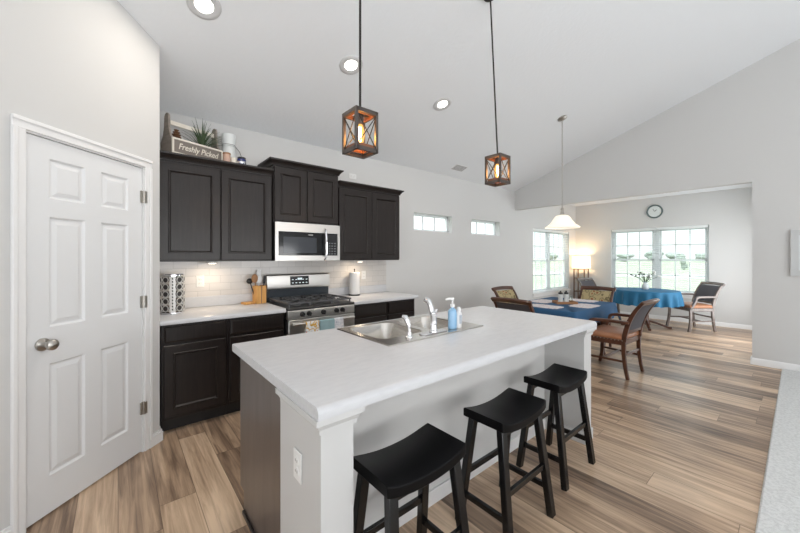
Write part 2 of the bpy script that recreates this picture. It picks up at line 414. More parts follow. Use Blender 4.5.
# ------------------------------------------------------------------ pantry door (built in the wall's own frame: x along wall, -y into the room)
dr = struct('door_1', (PC[0], PC[1], 0), radians(45))
def raised_panel(mb, x0, z0, x1, z1, yf, depth=.010, bev=.022):
    """recess with sloped borders and a raised field; the outer border ring sits at yf (front, towards -y)"""
    def ring(i, y): return [(x0+i, y, z0+i), (x1-i, y, z0+i), (x1-i, y, z1-i), (x0+i, y, z1-i)]
    R = [ring(0, yf), ring(.010, yf+depth), ring(.018, yf+depth), ring(.018+bev, yf+.003)]
    for k in range(3):
        a, b = R[k], R[k+1]; mb.add(a+b, [(i, (i+1) % 4, 4+(i+1) % 4, 4+i) for i in range(4)])
    mb.add(R[3], [(0, 1, 2, 3)])
def panel_slab(mb, x0, z0, x1, z1, yf, yb, panels):
    for a, b, c, d in wall_holes(x0, x1, z0, z1, panels): mb.add([(a, yf, c), (b, yf, c), (b, yf, d), (a, yf, d)], [(0, 1, 2, 3)])
    for p in panels: raised_panel(mb, p[0], p[2], p[1], p[3], yf)
    mb.add([(x0, yf, z0), (x1, yf, z0), (x1, yf, z1), (x0, yf, z1), (x0, yb, z0), (x1, yb, z0), (x1, yb, z1), (x0, yb, z1)],
           [(0, 1, 5, 4), (1, 2, 6, 5), (2, 3, 7, 6), (3, 0, 4, 7), (4, 5, 6, 7)])
SA, SB = -.856, -.152
pw = (SB-SA-.11*2-.10)/2
c0, c1 = SA+.11, SA+.11+pw; c2, c3 = c1+.10, SB-.11
m = MB(); panel_slab(m, SA, .012, SB, 2.056, .008, .043, [(a, b, c, d) for a, b in ((c0, c1), (c2, c3)) for c, d in ((.215, .83), (1.03, 1.635), (1.735, 1.955))])
m.build('slab', DOORW, dr, smooth=False)
m = MB()
for x0, x1 in ((-.927, -.866), (-.142, -.084)):
    m.box(x0, -.012, 0, x1, 0, 2.070)
    xa, xb = (x0, x0+.022) if x0 < -.5 else (x1-.022, x1)
    m.box(xa, -.019, 0, xb, -.012, 2.070); 
m.box(-.927, -.012, 2.068, -.084, 0, 2.128); m.box(-.927, -.019, 2.106, -.084, -.012, 2.128)
m.build('casing', WHITE, dr, bevel=.004)
m = MB(); m.box(DA, 0, 0, SA-.003, .12, DT); m.box(SB+.003, 0, 0, DB, .12, DT); m.box(DA, 0, 2.060, DB, .12, DT)
m.box(SA-.003, .05, 0, SA+.012, .065, 2.06); m.box(SB-.012, .05, 0, SB+.003, .065, 2.06)
m.build('jamb', WHITE, dr)
kn = MB(); kn.lathe([(.033, 0.006), (.034, -.004), (.016, -.012), (.012, -.030), (.021, -.038), (.029, -.052), (.028, -.066), (.016, -.076), (.001, -.078)], (-.785, 0, .945), 20, axis='y')
kn.build('doorknob', NICKEL, dr, label='round satin nickel doorknob')
for hz in (1.85, 1.09, .32):
    m = MB(); m.cyl((-.146, -.004, hz-.045), (-.146, -.004, hz+.045), .008); m.box(-.168, -.001, hz-.043, -.146, .008, hz+.043); m.box(-.146, -.014, hz-.043, -.128, -.012, hz+.043)
    m.build('hinge', NICKEL, dr, label='satin nickel hinge')

# ------------------------------------------------------------------ windows
def window(name, axis, plane, a0, a1, z0, z1, units, cols, rows, sash2=True, sill=True, depth=.09):
    """vinyl window in an opening; axis = direction along the wall; outside is +plane direction"""
    w = struct(name, (0, 0, 0))
    def bx(mb, a, b, d0, d1, c, d):
        if axis == 'x': mb.box(a, plane+d0, c, b, plane+d1, d)
        else: mb.box(plane+d0, a, c, plane+d1, b, d)
    fr = .035; mul = .10
    m = MB(); bx(m, a0, a1, depth, depth+.055, z0, z0+fr); bx(m, a0, a1, depth, depth+.055, z1-fr, z1)
    bx(m, a0, a0+fr, depth, depth+.055, z0, z1); bx(m, a1-fr, a1, depth, depth+.055, z0, z1)
    W = a1-a0; uw = (W-2*fr-mul*(units-1))/units; U = []
    for i in range(units):
        u0 = a0+fr+i*(uw+mul); U.append((u0, u0+uw))
        if i: bx(m, u0-mul, u0, depth, depth+.055, z0, z1)
    m.build('window_frame', VINYL, w, bevel=.004)
    zm = (z0+z1)/2
    for u0, u1 in U:
        if sash2:
            m = MB(); st = .04
            for (c, d, dd) in ((zm-.02, z1-fr, .03), (z0+fr, zm+.02, .005)):
                bx(m, u0, u0+st, depth+dd, depth+dd+.025, c, d); bx(m, u1-st, u1, depth+dd, depth+dd+.025, c, d)
                bx(m, u0, u1, depth+dd, depth+dd+.025, c, c+st); bx(m, u0, u1, depth+dd, depth+dd+.025, d-st, d)
            m.build('sash', VINYL, w, bevel=.003)
            zones = ((zm+.02, z1-fr-st, .04), (z0+fr+st, zm-.02, .015))
        else: zones = ((z0+fr, z1-fr, .03),); st = 0
        for c, d, dd in zones:
            m = MB(); g = .024 if sash2 else .034
            for k in range(1, cols):
                x = u0+st+(u1-u0-2*st)*k/cols; bx(m, x-g/2, x+g/2, depth+dd, depth+dd+.008, c, d)
            for k in range(1, rows):
                z = c+(d-c)*k/rows; bx(m, u0+st, u1-st, depth+dd, depth+dd+.008, z-g/2, z+g/2)
            m.build('muntins', VINYL, w)
            m = MB(); bx(m, u0+st*.6, u1-st*.6, depth+dd+.009, depth+dd+.013, c-.01, d+.01)
            p = m.build('pane', GLASS, w)
    m = MB(); 
    if sill:
        bx(m, a0-.03, a1+.03, -.035, 0, z0-.022, z0); bx(m, a0+.002, a1-.002, 0, depth, z0, z0+.012)
        bx(m, a0-.015, a1+.015, -.014, 0, z0-.08, z0-.022)
    else: bx(m, a0+.002, a1-.002, 0, depth, z0, z0+.008)
    m.build('window_sill', WHITE, w, bevel=.003)
    return U
window('window_1', 'x', YB, *WIN_S1, 1, 3, 1, sash2=False, sill=False)
window('window_2', 'x', YB, *WIN_S2, 1, 3, 1, sash2=False, sill=False)
UN = window('window_3', 'x', YB, *WIN_N, 2, 3, 2)
UF = window('window_4', 'y', XF, *WIN_F, 2, 3, 2)
def blind(axis, plane, a0, a1, z0, z1, label):
    def P(mb, a, b, d0, d1, c, d):
        if axis == 'x': mb.box(a, plane+d0, c, b, plane+d1, d)
        else: mb.box(plane+d0, a, c, plane+d1, b, d)
    loc = ((a0+a1)/2, plane, z0) if axis == 'x' else (plane, (a0+a1)/2, z0)
    t = thing('window_blind', label, 'blind', loc, 0, 'horizontal slat blinds in the dining windows')
    m = MB(); P(m, a0, a1, .012, .062, z1-.055, z1-.002); h = m.build('headrail', BLIND, t, bevel=.003, off=loc); h.location = (0, 0, 0)
    m = MB(); z = z1-.085
    while z > z0+.05:
        y0_, y1_, dz = .020, .060, -.003
        if axis == 'x': q_ = [(a0+.005, plane+y0_, z-dz), (a1-.005, plane+y0_, z-dz), (a1-.005, plane+y1_, z+dz), (a0+.005, plane+y1_, z+dz)]
        else: q_ = [(plane+y0_, a0+.005, z-dz), (plane+y0_, a1-.005, z-dz), (plane+y1_, a1-.005, z+dz), (plane+y1_, a0+.005, z+dz)]
        q2 = [(x, y, zz+.002) for x, y, zz in q_]; m.loft([q_, q2]); z -= .044
    o = m.build('slats', BLIND, t, smooth=False, off=loc); o.location = (0, 0, 0)
    m = MB(); P(m, a0+.005, a1-.005, .020, .058, z0+.016, z0+.032); o = m.build('bottom_rail', BLIND, t, off=loc); o.location = (0, 0, 0)
    m = MB()
    for k in (.12, .5, .88):
        a = a0+(a1-a0)*k
        P(m, a-.0015, a+.0015, .0165, .0185, z0+.03, z1-.05)
    o = m.build('cords', BLIND, t, off=loc); o.location = (0, 0, 0)
    return t
blind('y', XF, WIN_F[0]+.012, (UF[0][1]+UF[1][0])/2-.004, WIN_F[2]+.012, WIN_F[3], 'white slat blind over the right half of the wide dining window')
blind('y', XF, (UF[0][1]+UF[1][0])/2+.004, WIN_F[1]-.012, WIN_F[2]+.012, WIN_F[3], 'white slat blind over the left half of the wide dining window under the clock')
blind('x', YB, WIN_N[0]+.012, (UN[0][1]+UN[1][0])/2-.004, WIN_N[2]+.012, WIN_N[3], 'white slat blind on the side window, the half nearer the kitchen')
blind('x', YB, (UN[0][1]+UN[1][0])/2+.004, WIN_N[1]-.012, WIN_N[2]+.012, WIN_N[3], 'white slat blind on the side window, the half nearer the floor lamp')

# ------------------------------------------------------------------ outdoors
S_('ground', MB().add([(-60, YB+.15, -.35), (400, YB+.15, -.35), (400, 400, -.35), (-60, 400, -.35), (XF+.15, YB+.15, -.35), (400, -300, -.35), (XF+.15, -300, -.35)],
   [(0, 1, 2, 3), (4, 6, 5, 1)]), GRASS, smooth=False)
S_('path', MB().add([(30, 24, -.33), (36, 24, -.33), (44, 3, -.33), (37, 3, -.33)], [(0, 1, 2, 3)]), PATHM, smooth=False)
def tree(x, y, h, r, label):
    t = thing('tree', label, 'tree', (x, y, -.35), 0, 'trees beyond the lawn')
    MB().cyl((0, 0, 0), (0, 0, h*.5), h*.04, h*.025).build('trunk', BARK, t)
    m = MB()
    for k in range(9):
        a = random.random()*6.28; d = r*.5*random.random()
        m.ball((d*cos(a), d*sin(a), h*(.24+.50*random.random())), r*(.42+.2*random.random()), None, h*.24, 10, 7)
    m.build('crown', TREEM, t)
TR = [(150, 72, 4.2, 3.8), (155, 64, 3.6, 3.8), (158, 55, 4.4, 3.6), (158, 46, 3.4, 3.8), (165, 38, 4.8, 3.6), (160, 30, 3.6, 3.6), (164, 22, 3.6, 3.8), (172, 13, 4.0, 3.8), (60, 10.4, 1.5, .5)]
ords = ['first', 'second', 'third', 'fourth', 'fifth', 'sixth', 'seventh', 'last']
for i, (x, y, h, r) in enumerate(TR):
    tree(x, y, h, r, 'small dark tree alone on the lawn nearer the right side of the wide window' if i == 8 else
         'hazy tree on the horizon through the wide window, %s from the left' % ords[i])

# ------------------------------------------------------------------ kitchen cabinets
def cab_door(mb, x0, z0, x1, z1, yf, yb, fr=.058):
    """framed cabinet door: flat frame, sloped bead, recessed flat centre"""
    for a, b, c, d in wall_holes(x0, x1, z0, z1, [(x0+fr, x1-fr, z0+fr, z1-fr)]): mb.add([(a, yf, c), (b, yf, c), (b, yf, d), (a, yf, d)], [(0, 1, 2, 3)])
    def ring(i, y): return [(x0+i, y, z0+i), (x1-i, y, z0+i), (x1-i, y, z1-i), (x0+i, y, z1-i)]
    R = [ring(fr, yf), ring(fr+.005, yf-.005), ring(fr+.011, yf-.005), ring(fr+.021, yf+.008), ring(fr+.024, yf+.008)]
    for k in range(4): mb.add(R[k]+R[k+1], [(i, (i+1) % 4, 4+(i+1) % 4, 4+i) for i in range(4)])
    mb.add(R[4], [(0, 1, 2, 3)])
    ch = .004
    A = ring(0, yf); 
    B = [(x0-ch, yf+ch, z0-ch), (x1+ch, yf+ch, z0-ch), (x1+ch, yf+ch, z1+ch), (x0-ch, yf+ch, z1+ch)]
    Cc = [(x, yb, z) for x, y, z in B]
    mb.add(A+B, [(i, (i+1) % 4, 4+(i+1) % 4, 4+i) for i in range(4)]); mb.add(B+Cc, [(i, (i+1) % 4, 4+(i+1) % 4, 4+i) for i in range(4)]); mb.add(Cc, [(3, 2, 1, 0)])
def slab_front(mb, x0, z0, x1, z1, yf, yb):
    def ring(i, y): return [(x0+i, y, z0+i), (x1-i, y, z0+i), (x1-i, y, z1-i), (x0+i, y, z1-i)]
    mb.loft([ring(0, yb), ring(0, yf+.006), ring(.012, yf)])

def crown(mb, x0, x1, yf, z0, h, left, right, yback, front=True):
    """crown moulding swept round the cabinet top (profile steps out as it rises)"""
    prof = [(.0, 0), (.012, .0), (.016, h*.25), (.034, h*.62), (.046, h*.72), (.050, h*.86), (.050, h), (0, h)]
    pts = []
    for d, dz in prof:
        row = []
        if left: row += [(x0-d, yback, z0+dz)]
        row += [(x0-(d if left else 0), yf-d, z0+dz), (x1+(d if right else 0), yf-d, z0+dz)]
        if right: row += [(x1+d, yback, z0+dz)]
        pts.append(row)
    n = len(pts[0]); k = len(pts)
    vs = [p for r in pts for p in r]; fs = []
    for j in range(k):
        for i in range(n-1): fs.append((j*n+i, j*n+i+1, ((j+1) % k)*n+i+1, ((j+1) % k)*n+i))
    fs += [tuple(j*n for j in range(k)), tuple(j*n+n-1 for j in range(k))[::-1]]
    mb.add(vs, fs)

YU = 3.52
def upper(name, label, x0, x1, z0, zd, ztop, split, yf=YU, left=False, right=False):
    loc = (x0, yf, z0); t = thing(name, label, 'cabinet', loc, 0, 'dark wall cabinets over the counter')
    def B(mb, nm, mt, **k): o = mb.build(nm, mt, t, off=loc, **k); o.location = (0, 0, 0); return o
    B(MB().box(x0, yf+.020, z0, x1, YB-.002, ztop-.008), 'carcass', ESP, bevel=.002)
    for a, b in ((x0+.012, split-.008), (split+.008, x1-.012)):
        m = MB(); cab_door(m, a, z0+.018, b, zd, yf, yf+.019); B(m, 'door', ESP)
    m = MB(); crown(m, x0+.001, x1-.001, yf+.020, ztop-.062, .062, left, right, YB-.004); B(m, 'crown_moulding', ESP)
    return t
upper('wall_cabinet', 'dark two door wall cabinet beside the pantry wall with a planter on top', .262, 1.228, 1.374, 2.235, 2.322, .744)
upper('wall_cabinet', 'short raised dark wall cabinet above the microwave', 1.234, 1.996, 1.785, 2.355, 2.437, 1.60, yf=3.50, left=True, right=True)
upper('wall_cabinet', 'dark two door wall cabinet on the right, beside the bare wall', 2.002, 2.955, 1.374, 2.235, 2.322, 2.487, right=True)

def base_unit(label, x0, x1, cols):
    loc = (x0, 3.24, 0); t = thing('base_cabinet', label, 'cabinet', loc, 0, 'dark base cabinets along the back wall')
    def B(mb, nm, mt, **k): o = mb.build(nm, mt, t, off=loc, **k); o.location = (0, 0, 0); return o
    B(MB().box(x0, 3.262, .105, x1, YB-.002, .874), 'carcass', ESP, bevel=.002)
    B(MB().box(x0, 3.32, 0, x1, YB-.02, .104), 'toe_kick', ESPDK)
    for a, b in cols:
        m = MB(); slab_front(m, a, .728, b, .856, 3.242, 3.261); B(m, 'drawer', ESP, smooth=False)
        m = MB(); cab_door(m, a, .135, b, .700, 3.242, 3.261); B(m, 'door', ESP)
base_unit('dark base cabinet with one door, next to the pantry wall', .262, .742, [(.282, .722)])
base_unit('dark base cabinet left of the range, half hidden by the island', .744, 1.250, [(.764, 1.232)])
base_unit('dark base cabinet right of the range with two drawers', 2.032, 2.985, [(2.052, 2.497), (2.540, 2.967)])

def counter_piece(label, x0, x1, tile=None):
    loc = (x0, 3.215, .876); t = thing('worktop', label, 'worktop', loc, 0, 'white worktops along the back wall')
    def B(mb, nm, mt, **k): o = mb.build(nm, mt, t, off=loc, **k); o.location = (0, 0, 0); return o
    prof = [(YB-.002, .876), (3.215, .876), (3.213, .884), (3.213, .902), (3.217, .910), (3.225, .914), (YB-.002, .914)]
    B(MB().prism(prof, 'x', x0, x1), 'slab', CTOP)
    B(MB().box(x0, YB-.022, .9145, x1-(.03 if x1 > 2 else 0), YB-.001, 1.018), 'upstand', CTOP, bevel=.003)
counter_piece('white worktop left of the range with the spice rack on it', .250, 1.252)
counter_piece('white worktop right of the range with the paper towels on it', 2.030, 3.010)
m = MB(); m.box(.25, YB-.009, 1.0185, 1.240, YB-.0008, 1.373); m.box(1.2405, YB-.009, .90, 2.035, YB-.0008, 1.373); m.box(2.0355, YB-.009, 1.0185, 2.985, YB-.0008, 1.373)
S_('backsplash', m, TILE, smooth=False)

# under-cabinet lights
def puck(x, label):
    t = thing('under_cabinet_light', label, 'light', (x, 3.67, 1.352), 0)
    MB().lathe([(.045, .0195), (.045, .004), (.040, 0), (.034, 0)], (0, 0, 0), 20).build('housing', PLASTW, t)
    MB().lathe([(.034, .001), (.030, -.003), (.001, -.004)], (0, 0, 0), 20).build('lens', PUCK, t)
    l = bpy.data.lights.new('puck_glow', 'AREA'); l.shape = 'DISK'; l.size = .07; l.energy = 1.15; l.color = (1, .80, .58)
    lo = bpy.data.objects.new('puck_glow', l); COL.objects.link(lo); lo.parent = t; lo.location = (0, .0, -.008)
puck(.70, 'lit light under the left wall cabinet above the outlet'); puck(2.40, 'lit light under the right wall cabinet above the paper towels')

# ------------------------------------------------------------------ range
loc = (1.64, 3.54, 0); rg = thing('gas_range', 'stainless steel gas range with black grates between the base cabinets', 'stove', loc)
def RB(mb, nm, mt, par=None, **k):
    o = mb.build(nm, mt, par or rg, off=loc if (par is None) else None, **k)
    o.location = (0, 0, 0); return o
x0, x1 = 1.262, 2.018
RB(MB().box(x0, 3.235, .05, x1, 3.845, .885), 'body', BLKMET)
RB(MB().box(x0+.03, 3.30, 0, x1-.03, 3.80, .05), 'plinth', BLKMET)
RB(MB().prism([(3.195, .802), (3.195, .878), (3.205, .890), (3.30, .890), (3.30, .802)], 'x', x0, x1), 'control_strip', STEEL, bevel=.003)
RB(MB().prism([(3.200, .891), (3.194, .902), (3.205, .915), (3.80, .915), (3.80, .891)], 'x', x0-.004, x1+.004), 'cooktop', BLKMET, bevel=.003)
for kx in (1.408, 1.480, 1.637, 1.790, 1.862):
    m = MB(); m.lathe([(.024, .010), (.026, -.004), (.021, -.026), (.019, -.030), (.001, -.031)], (kx-loc[0], 3.195-loc[1], .845), 18, axis='y')
    m.box(kx-.0045-loc[0], 3.150-loc[1], .824, kx+.0045-loc[0], 3.166-loc[1], .866)
    m.build('knob', BLKMET, rg)
od = RB(MB().box(x0+.004, 3.185, .20, x1-.004, 3.232, .795), 'oven_door', STEEL, bevel=.006)
m = MB().box(x0+.10, 3.1835, .30, x1-.10, 3.190, .66); o = m.build('oven_window', BLKGL, od, off=loc); o.location = (0, 0, 0)
m = MB(); m.tube([(x0+.03, 3.150, .757), (x1-.03, 3.150, .757)], .0135, 12)
for hx in (x0+.055, x1-.055): m.cyl((hx, 3.150, .757), (hx, 3.188, .757), .010)
o = m.build('oven_handle', STEEL, od, off=loc); o.location = (0, 0, 0)
RB(MB().box(x0+.004, 3.19, .06, x1-.004, 3.234, .192), 'warming_drawer', STEEL, bevel=.005)
bg = RB(MB().prism([(3.800, .900), (3.795, 1.055), (3.855, 1.055), (3.855, .900)], 'x', x0, x1), 'backguard_base', REFLBLK, bevel=.004)
bg = RB(MB().prism([(3.775, 1.052), (3.770, 1.075), (3.785, 1.205), (3.800, 1.217), (3.855, 1.217), (3.855, 1.056)], 'x', x0-.006, x1+.006), 'backguard', STEEL, bevel=.004)
dp = MB().prism([(3.7665, 1.090), (3.7765, 1.192), (3.784, 1.192), (3.776, 1.090)], 'x', 1.520, 1.745)
dp = dp.build('display_panel', DISPL, bg, off=loc); dp.location = (0, 0, 0)
m = MB()
for i in range(5):
    for j, z in enumerate((1.112, 1.150)):
        if i == 2 and j: continue
        yy = 3.7655+.0098*(z-1.09)/.1
        o = MB().box(1.537+i*.042, yy-.001, z, 1.556+i*.042, yy+.003, z+.007).build('button', DIGIT, bg, off=loc); o.location = (0, 0, 0)
o = MB().box(1.606, 3.7715, 1.150, 1.660, 3.776, 1.172).build('clock_display', DIGIT, bg, off=loc); o.location = (0, 0, 0)
# burners and grates
for bx_, by in ((1.415, 3.36), (1.415, 3.66), (1.64, 3.51), (1.865, 3.36), (1.865, 3.66)):
    m = MB(); m.lathe([(.052, .9155), (.050, .924), (.036, .926), (.036, .936), (.030, .939), (.001, .939)], (bx_-loc[0], by-loc[1], 0), 20); m.build('burner', IRON, rg)
for gx0, gx1 in ((1.285, 1.518), (1.523, 1.757), (1.762, 1.995)):
    m = MB(); zt = .953; r = .0075
    def L2(a, b): m.bar((a[0]-loc[0], a[1]-loc[1], zt), (b[0]-loc[0], b[1]-loc[1], zt), .016, .012, (0, 0, 1))
    y0, y1 = 3.235, 3.775; cx_ = (gx0+gx1)/2
    L2((gx0, y0), (gx1, y0)); L2((gx0, y1), (gx1, y1)); L2((gx0, y0), (gx0, y1)); L2((gx1, y0), (gx1, y1)); L2((gx0, 3.51), (gx1, 3.51))
    L2((cx_, y0), (cx_, 3.33)); L2((cx_, 3.40), (cx_, 3.62)); L2((cx_, 3.69), (cx_, y1))
    for yy in (3.36, 3.66): L2((gx0, yy), (gx0+.075, yy)); L2((gx1-.075, yy), (gx1, yy))
    for px in (gx0+.008, gx1-.008):
        for py in (y0+.008, y1-.008): m.cyl((px-loc[0], py-loc[1], .9152), (px-loc[0], py-loc[1], zt), .008, None, 8)
    m.build('grate', IRON, rg)
# towels over the oven handle
def towel(label, mt, xa, xb, drop, cat='towel', mt2=None, frac=.66):
    hy, hz, rr = 3.150, .757, .0165; n = 18
    rows = []
    prof = [(hy-rr-.002, hz-drop), (hy-rr-.003, hz-drop*.5), (hy-rr-.001, hz)]
    prof += [(hy-(rr)*cos(a), hz+rr*sin(a)) for a in (pi/5, 2*pi/5, pi/2, 3*pi/5, 4*pi/5)]
    prof += [(hy+rr, hz), (hy+rr-.001, hz-drop*.45), (hy+rr-.002, hz-drop*.8)]
    rings = []
    for k in range(n+1):
        x = xa+(xb-xa)*k/n; wv = .0025*sin(k*1.3)
        ring = []
        for (y, z) in prof: ring.append((x, y+(wv-.0025 if y < hy-.01 and z < hz else 0), z))
        for (y, z) in reversed(prof):
            dy, dz = y-hy, (z-hz) if z > hz else 0
            ring.append((x, y-(.002 if y > hy else -.002)+(wv-.0025 if y < hy-.01 and z < hz else 0), z-(.002 if z > hz+.002 else 0)))
        rings.append(ring)
    t = thing('dish_towel', label, cat, ((xa+xb)/2, 3.150, .757), 0, 'dish towels on the oven handle')
    of = ((xa+xb)/2, 3.150, .757)
    k = n if mt2 is None else int(n*frac)
    o = MB().loft(rings[:k+1]).build('cloth', mt, t, off=of); o.location = (0, 0, 0)
    if mt2:
        o = MB().loft(rings[k:]).build('printed_border', mt2, t, off=of, label='white printed border of the towel'); o.location = (0, 0, 0)
towel('white floral dish towel hanging at the left of the oven handle', FLOWT, 1.420, 1.562, .30)
PRINT = floral('grey_print_towel', (.70, .71, .73), (.42, .45, .52), (.5, .52, .58), 22, .4)
towel('pale teal dish towel with white printed edge hanging right of the floral one', TEAL, 1.572, 1.842, .27, mt2=PRINT)

# ------------------------------------------------------------------ microwave
loc = (1.61, 3.66, 1.374); mw = thing('microwave', 'stainless over the range microwave with a vertical bow handle', 'microwave', loc)
def WB(mb, nm, mt, par=None, **k): o = mb.build(nm, mt, par or mw, off=loc, **k); o.location = (0, 0, 0); return o
x0, x1, z0, z1 = 1.238, 1.992, 1.376, 1.780
WB(MB().box(x0, 3.495, z0, x1, YB-.004, z1), 'body', BLKMET)
m = MB(); 
for a, b, c, d in wall_holes(x0, x1, z0, z1, [(x0+.033, x1-.03, z0+.055, z1-.095)]): m.box(a, 3.470, c, b, 3.494, d)
WB(m, 'face_frame', STEEL)
dr2 = WB(MB().box(x0+.035, 3.474, z0+.057, 1.778, 3.493, z1-.097), 'door', BLKGL)
WB(MB().box(x0+.085, 3.4725, z0+.082, 1.70, 3.476, z1-.150), 'window', MWGL, dr2)
cp = WB(MB().box(1.782, 3.474, z0+.057, x1-.032, 3.493, z1-.097), 'control_panel', DISPL)
BTN = mat('button_grey', (.12, .13, .14), .4)
for i in range(3):
    for j in range(5): WB(MB().box(1.845+i*.036, 3.4725, 1.445+j*.03, 1.868+i*.036, 3.475, 1.457+j*.03), 'button', BTN, cp)
WB(MB().box(1.60, 3.4725, 1.655, 1.655, 3.475, 1.661), 'badge', STEEL, dr2)
m = MB(); m.tube([(1.795, 3.474, 1.735), (1.795, 3.440, 1.715), (1.795, 3.428, 1.64), (1.795, 3.426, 1.56), (1.795, 3.428, 1.48), (1.795, 3.440, 1.405), (1.795, 3.474, 1.388)], .013, 10)
WB(m, 'handle', CHROME)

# ------------------------------------------------------------------ island
IX0, IX1, IY0, IY1 = .505, 2.86, 1.020, 2.112
loc = (1.68, 1.6, 0); isl = thing('kitchen_island', 'long kitchen island with dark end panel, white posts and seating side', 'island', loc)
def IB(mb, nm, mt, par=None, **k): o = mb.build(nm, mt, par or isl, off=loc, **k); o.location = (0, 0, 0); return o
SX0, SX1, SY0, SY1 = 1.185, 2.000, 1.500, 2.040      # sink cut-out
def ctop(mb, xa, xb, ya=IY0, yb=IY1):
    zt, zb = .914, .872
    p = [(yb, zb)]
    if ya == IY0: p += [(ya, zb), (ya, zt-.020), (ya+.002, zt-.013), (ya+.006, zt-.007), (ya+.012, zt-.002), (ya+.020, zt)]
    else: p += [(ya, zb), (ya, zt)]
    if yb == IY1: p += [(yb-.008, zt), (yb, zt-.006)]
    else: p += [(yb, zt)]
    mb.prism(p, 'x', xa, xb)
m = MB(); ctop(m, IX0, SX0); ctop(m, SX1, IX1); ctop(m, SX0, SX1, IY0, SY0); ctop(m, SX0, SX1, SY1, IY1)
isl_top = thing('island_worktop', 'white laminate worktop of the kitchen island with a steel sink set in', 'worktop', (1.68, 1.6, .872))
o = m.build('slab', CTOP, isl_top, off=(1.68, 1.6, .872)); o.location = (0, 0, 0)
# body: recess panel, end wings, dark cabinet ends
IB(MB().box(.66, 1.36, 0, 2.70, 1.40, .871), 'back_panel', WALL)
def wing(xa, xb):
    m = MB(); m.box(xa, 1.052, 0, xb, 1.424, .871); p = IB(m, 'end_post', POST)
    m = MB()
    m.loft([[(xa-d, 1.052-d, z), (xb+d, 1.052-d, z), (xb+d, 1.40, z), (xa-d, 1.40, z)] for z, d in ((.810, .001), (.811, .010), (.828, .010), (.829, .013), (.850, .024), (.851, .030), (.871, .030))])
    IB(m, 'capital', POST, p, smooth=False)
    m = MB(); m.box(xa-.010, 1.040, 0, xb+.010, 1.40, .085); IB(m, 'post_base', POST, p, bevel=.004)
wing(.530, .660); wing(2.700, 2.832)
IB(MB().box(.661, 1.346, 0, 2.699, 1.3595, .085), 'panel_baseboard', WHITE, bevel=.004)
m = MB(); m.prism([(1.4245, 0), (1.985, 0), (1.985, .118), (2.052, .118), (2.052, .871), (1.4245, .871)], 'x', .534, .552); IB(m, 'end_panel', ESPEND, label='brown laminate end panel of the island')
m = MB(); m.prism([(1.4245, 0), (1.985, 0), (1.985, .118), (2.052, .118), (2.052, .871), (1.4245, .871)], 'x', 2.812, 2.830); IB(m, 'end_panel', ESPEND, label='brown laminate end panel of the island')
IB(MB().box(.522, 1.4245, 0, .534, 1.975, .022), 'shoe_moulding', ESP, bevel=.004)
m = MB(); m.box(.553, 1.975, 0, 2.811, 1.985, .118); m.box(.553, 2.035, .118, 2.811, 2.052, .871); m.box(.553, 1.401, .118, 2.811, 1.415, .871)
IB(m, 'carcass', ESP)
for i in range(4):
    a = .556+i*.5655; m = MB(); 
    m.box(a+.004, 2.0525, .14, a+.558, 2.071, .850); IB(m, 'door', ESP, bevel=.003)

# sink
def rrect(x0, x1, y0, y1, r, z, n=6):
    pts = []
    for cx_, cy_, a0 in ((x1-r, y1-r, 0), (x0+r, y1-r, pi/2), (x0+r, y0+r, pi), (x1-r, y0+r, 3*pi/2)):
        for k in range(n+1):
            a = a0+pi/2*k/n; pts.append((cx_+r*cos(a), cy_+r*sin(a), z))
    return pts
loc = (1.59, 1.77, .914); sk = thing('kitchen_sink', 'double bowl stainless steel drop-in sink in the island worktop', 'sink', loc)
def KB(mb, nm, mt, par=None, **k): o = mb.build(nm, mt, par or sk, off=loc, **k); o.location = (0, 0, 0); return o
KX0, KX1, KY0, KY1 = 1.165, 2.025, 1.480, 2.060
bowls = [(1.205, 1.575), (1.635, 1.985)]
m = MB(); zr = .9205
def seg_ring(xa, xb, bx0, bx1):
    # outer ring with same number of points as inner rounded rect, projected on rectangle
    inner = rrect(bx0, bx1, 1.605, 2.015, .07, zr)
    outer = []
    q4 = len(inner)//4
    for idx, (x, y, z) in enumerate(inner):
        c = idx//q4; k = idx % q4; h = (q4-1)/2
        cxn, cyn = ((xb, KY1), (xa, KY1), (xa, KY0), (xb, KY0))[c]
        if abs(k-h) < .6: outer.append((cxn, cyn, zr))
        elif (c in (0, 2)) == (k < h): outer.append((cxn, y, zr))
        else: outer.append((x, cyn, zr))
    n = len(inner); m.add(inner+outer, [(i, (i+1) % n, n+(i+1) % n, n+i) for i in range(n)])
seg_ring(KX0, 1.605, *bowls[0]); seg_ring(1.605, KX1, *bowls[1])
o_ = [(KX0, KY0), (KX1, KY0), (KX1, KY1), (KX0, KY1)]; o2 = [(KX0-.006, KY0-.006), (KX1+.006, KY0-.006), (KX1+.006, KY1+.006), (KX0-.006, KY1+.006)]
m.add([(x, y, zr) for x, y in o_]+[(x, y, .9145) for x, y in o2], [(i, (i+1) % 4, 4+(i+1) % 4, 4+i) for i in range(4)])
KB(m, 'rim', STEELS, ang=50)
for b0, b1 in bowls:
    m = MB(); rr = [rrect(b0, b1, 1.605, 2.015, .07, zr), rrect(b0+.004, b1-.004, 1.609, 2.011, .07, zr-.008), rrect(b0+.012, b1-.012, 1.617, 2.003, .07, .80),
                    rrect(b0+.022, b1-.022, 1.627, 1.993, .07, .765), rrect(b0+.05, b1-.05, 1.655, 1.965, .05, .752)]
    m.loft(rr, False); n = len(rr[0]); m.add(rr[-1], [tuple(range(n))])
    b = KB(m, 'basin', STEELS, ang=60)
    cx_ = (b0+b1)/2; m = MB(); m.lathe([(.042, .753), (.040, .756), (.030, .755), (.001, .7545)], (cx_, 1.80, 0), 18); KB(m, 'drain', CHROME, b)

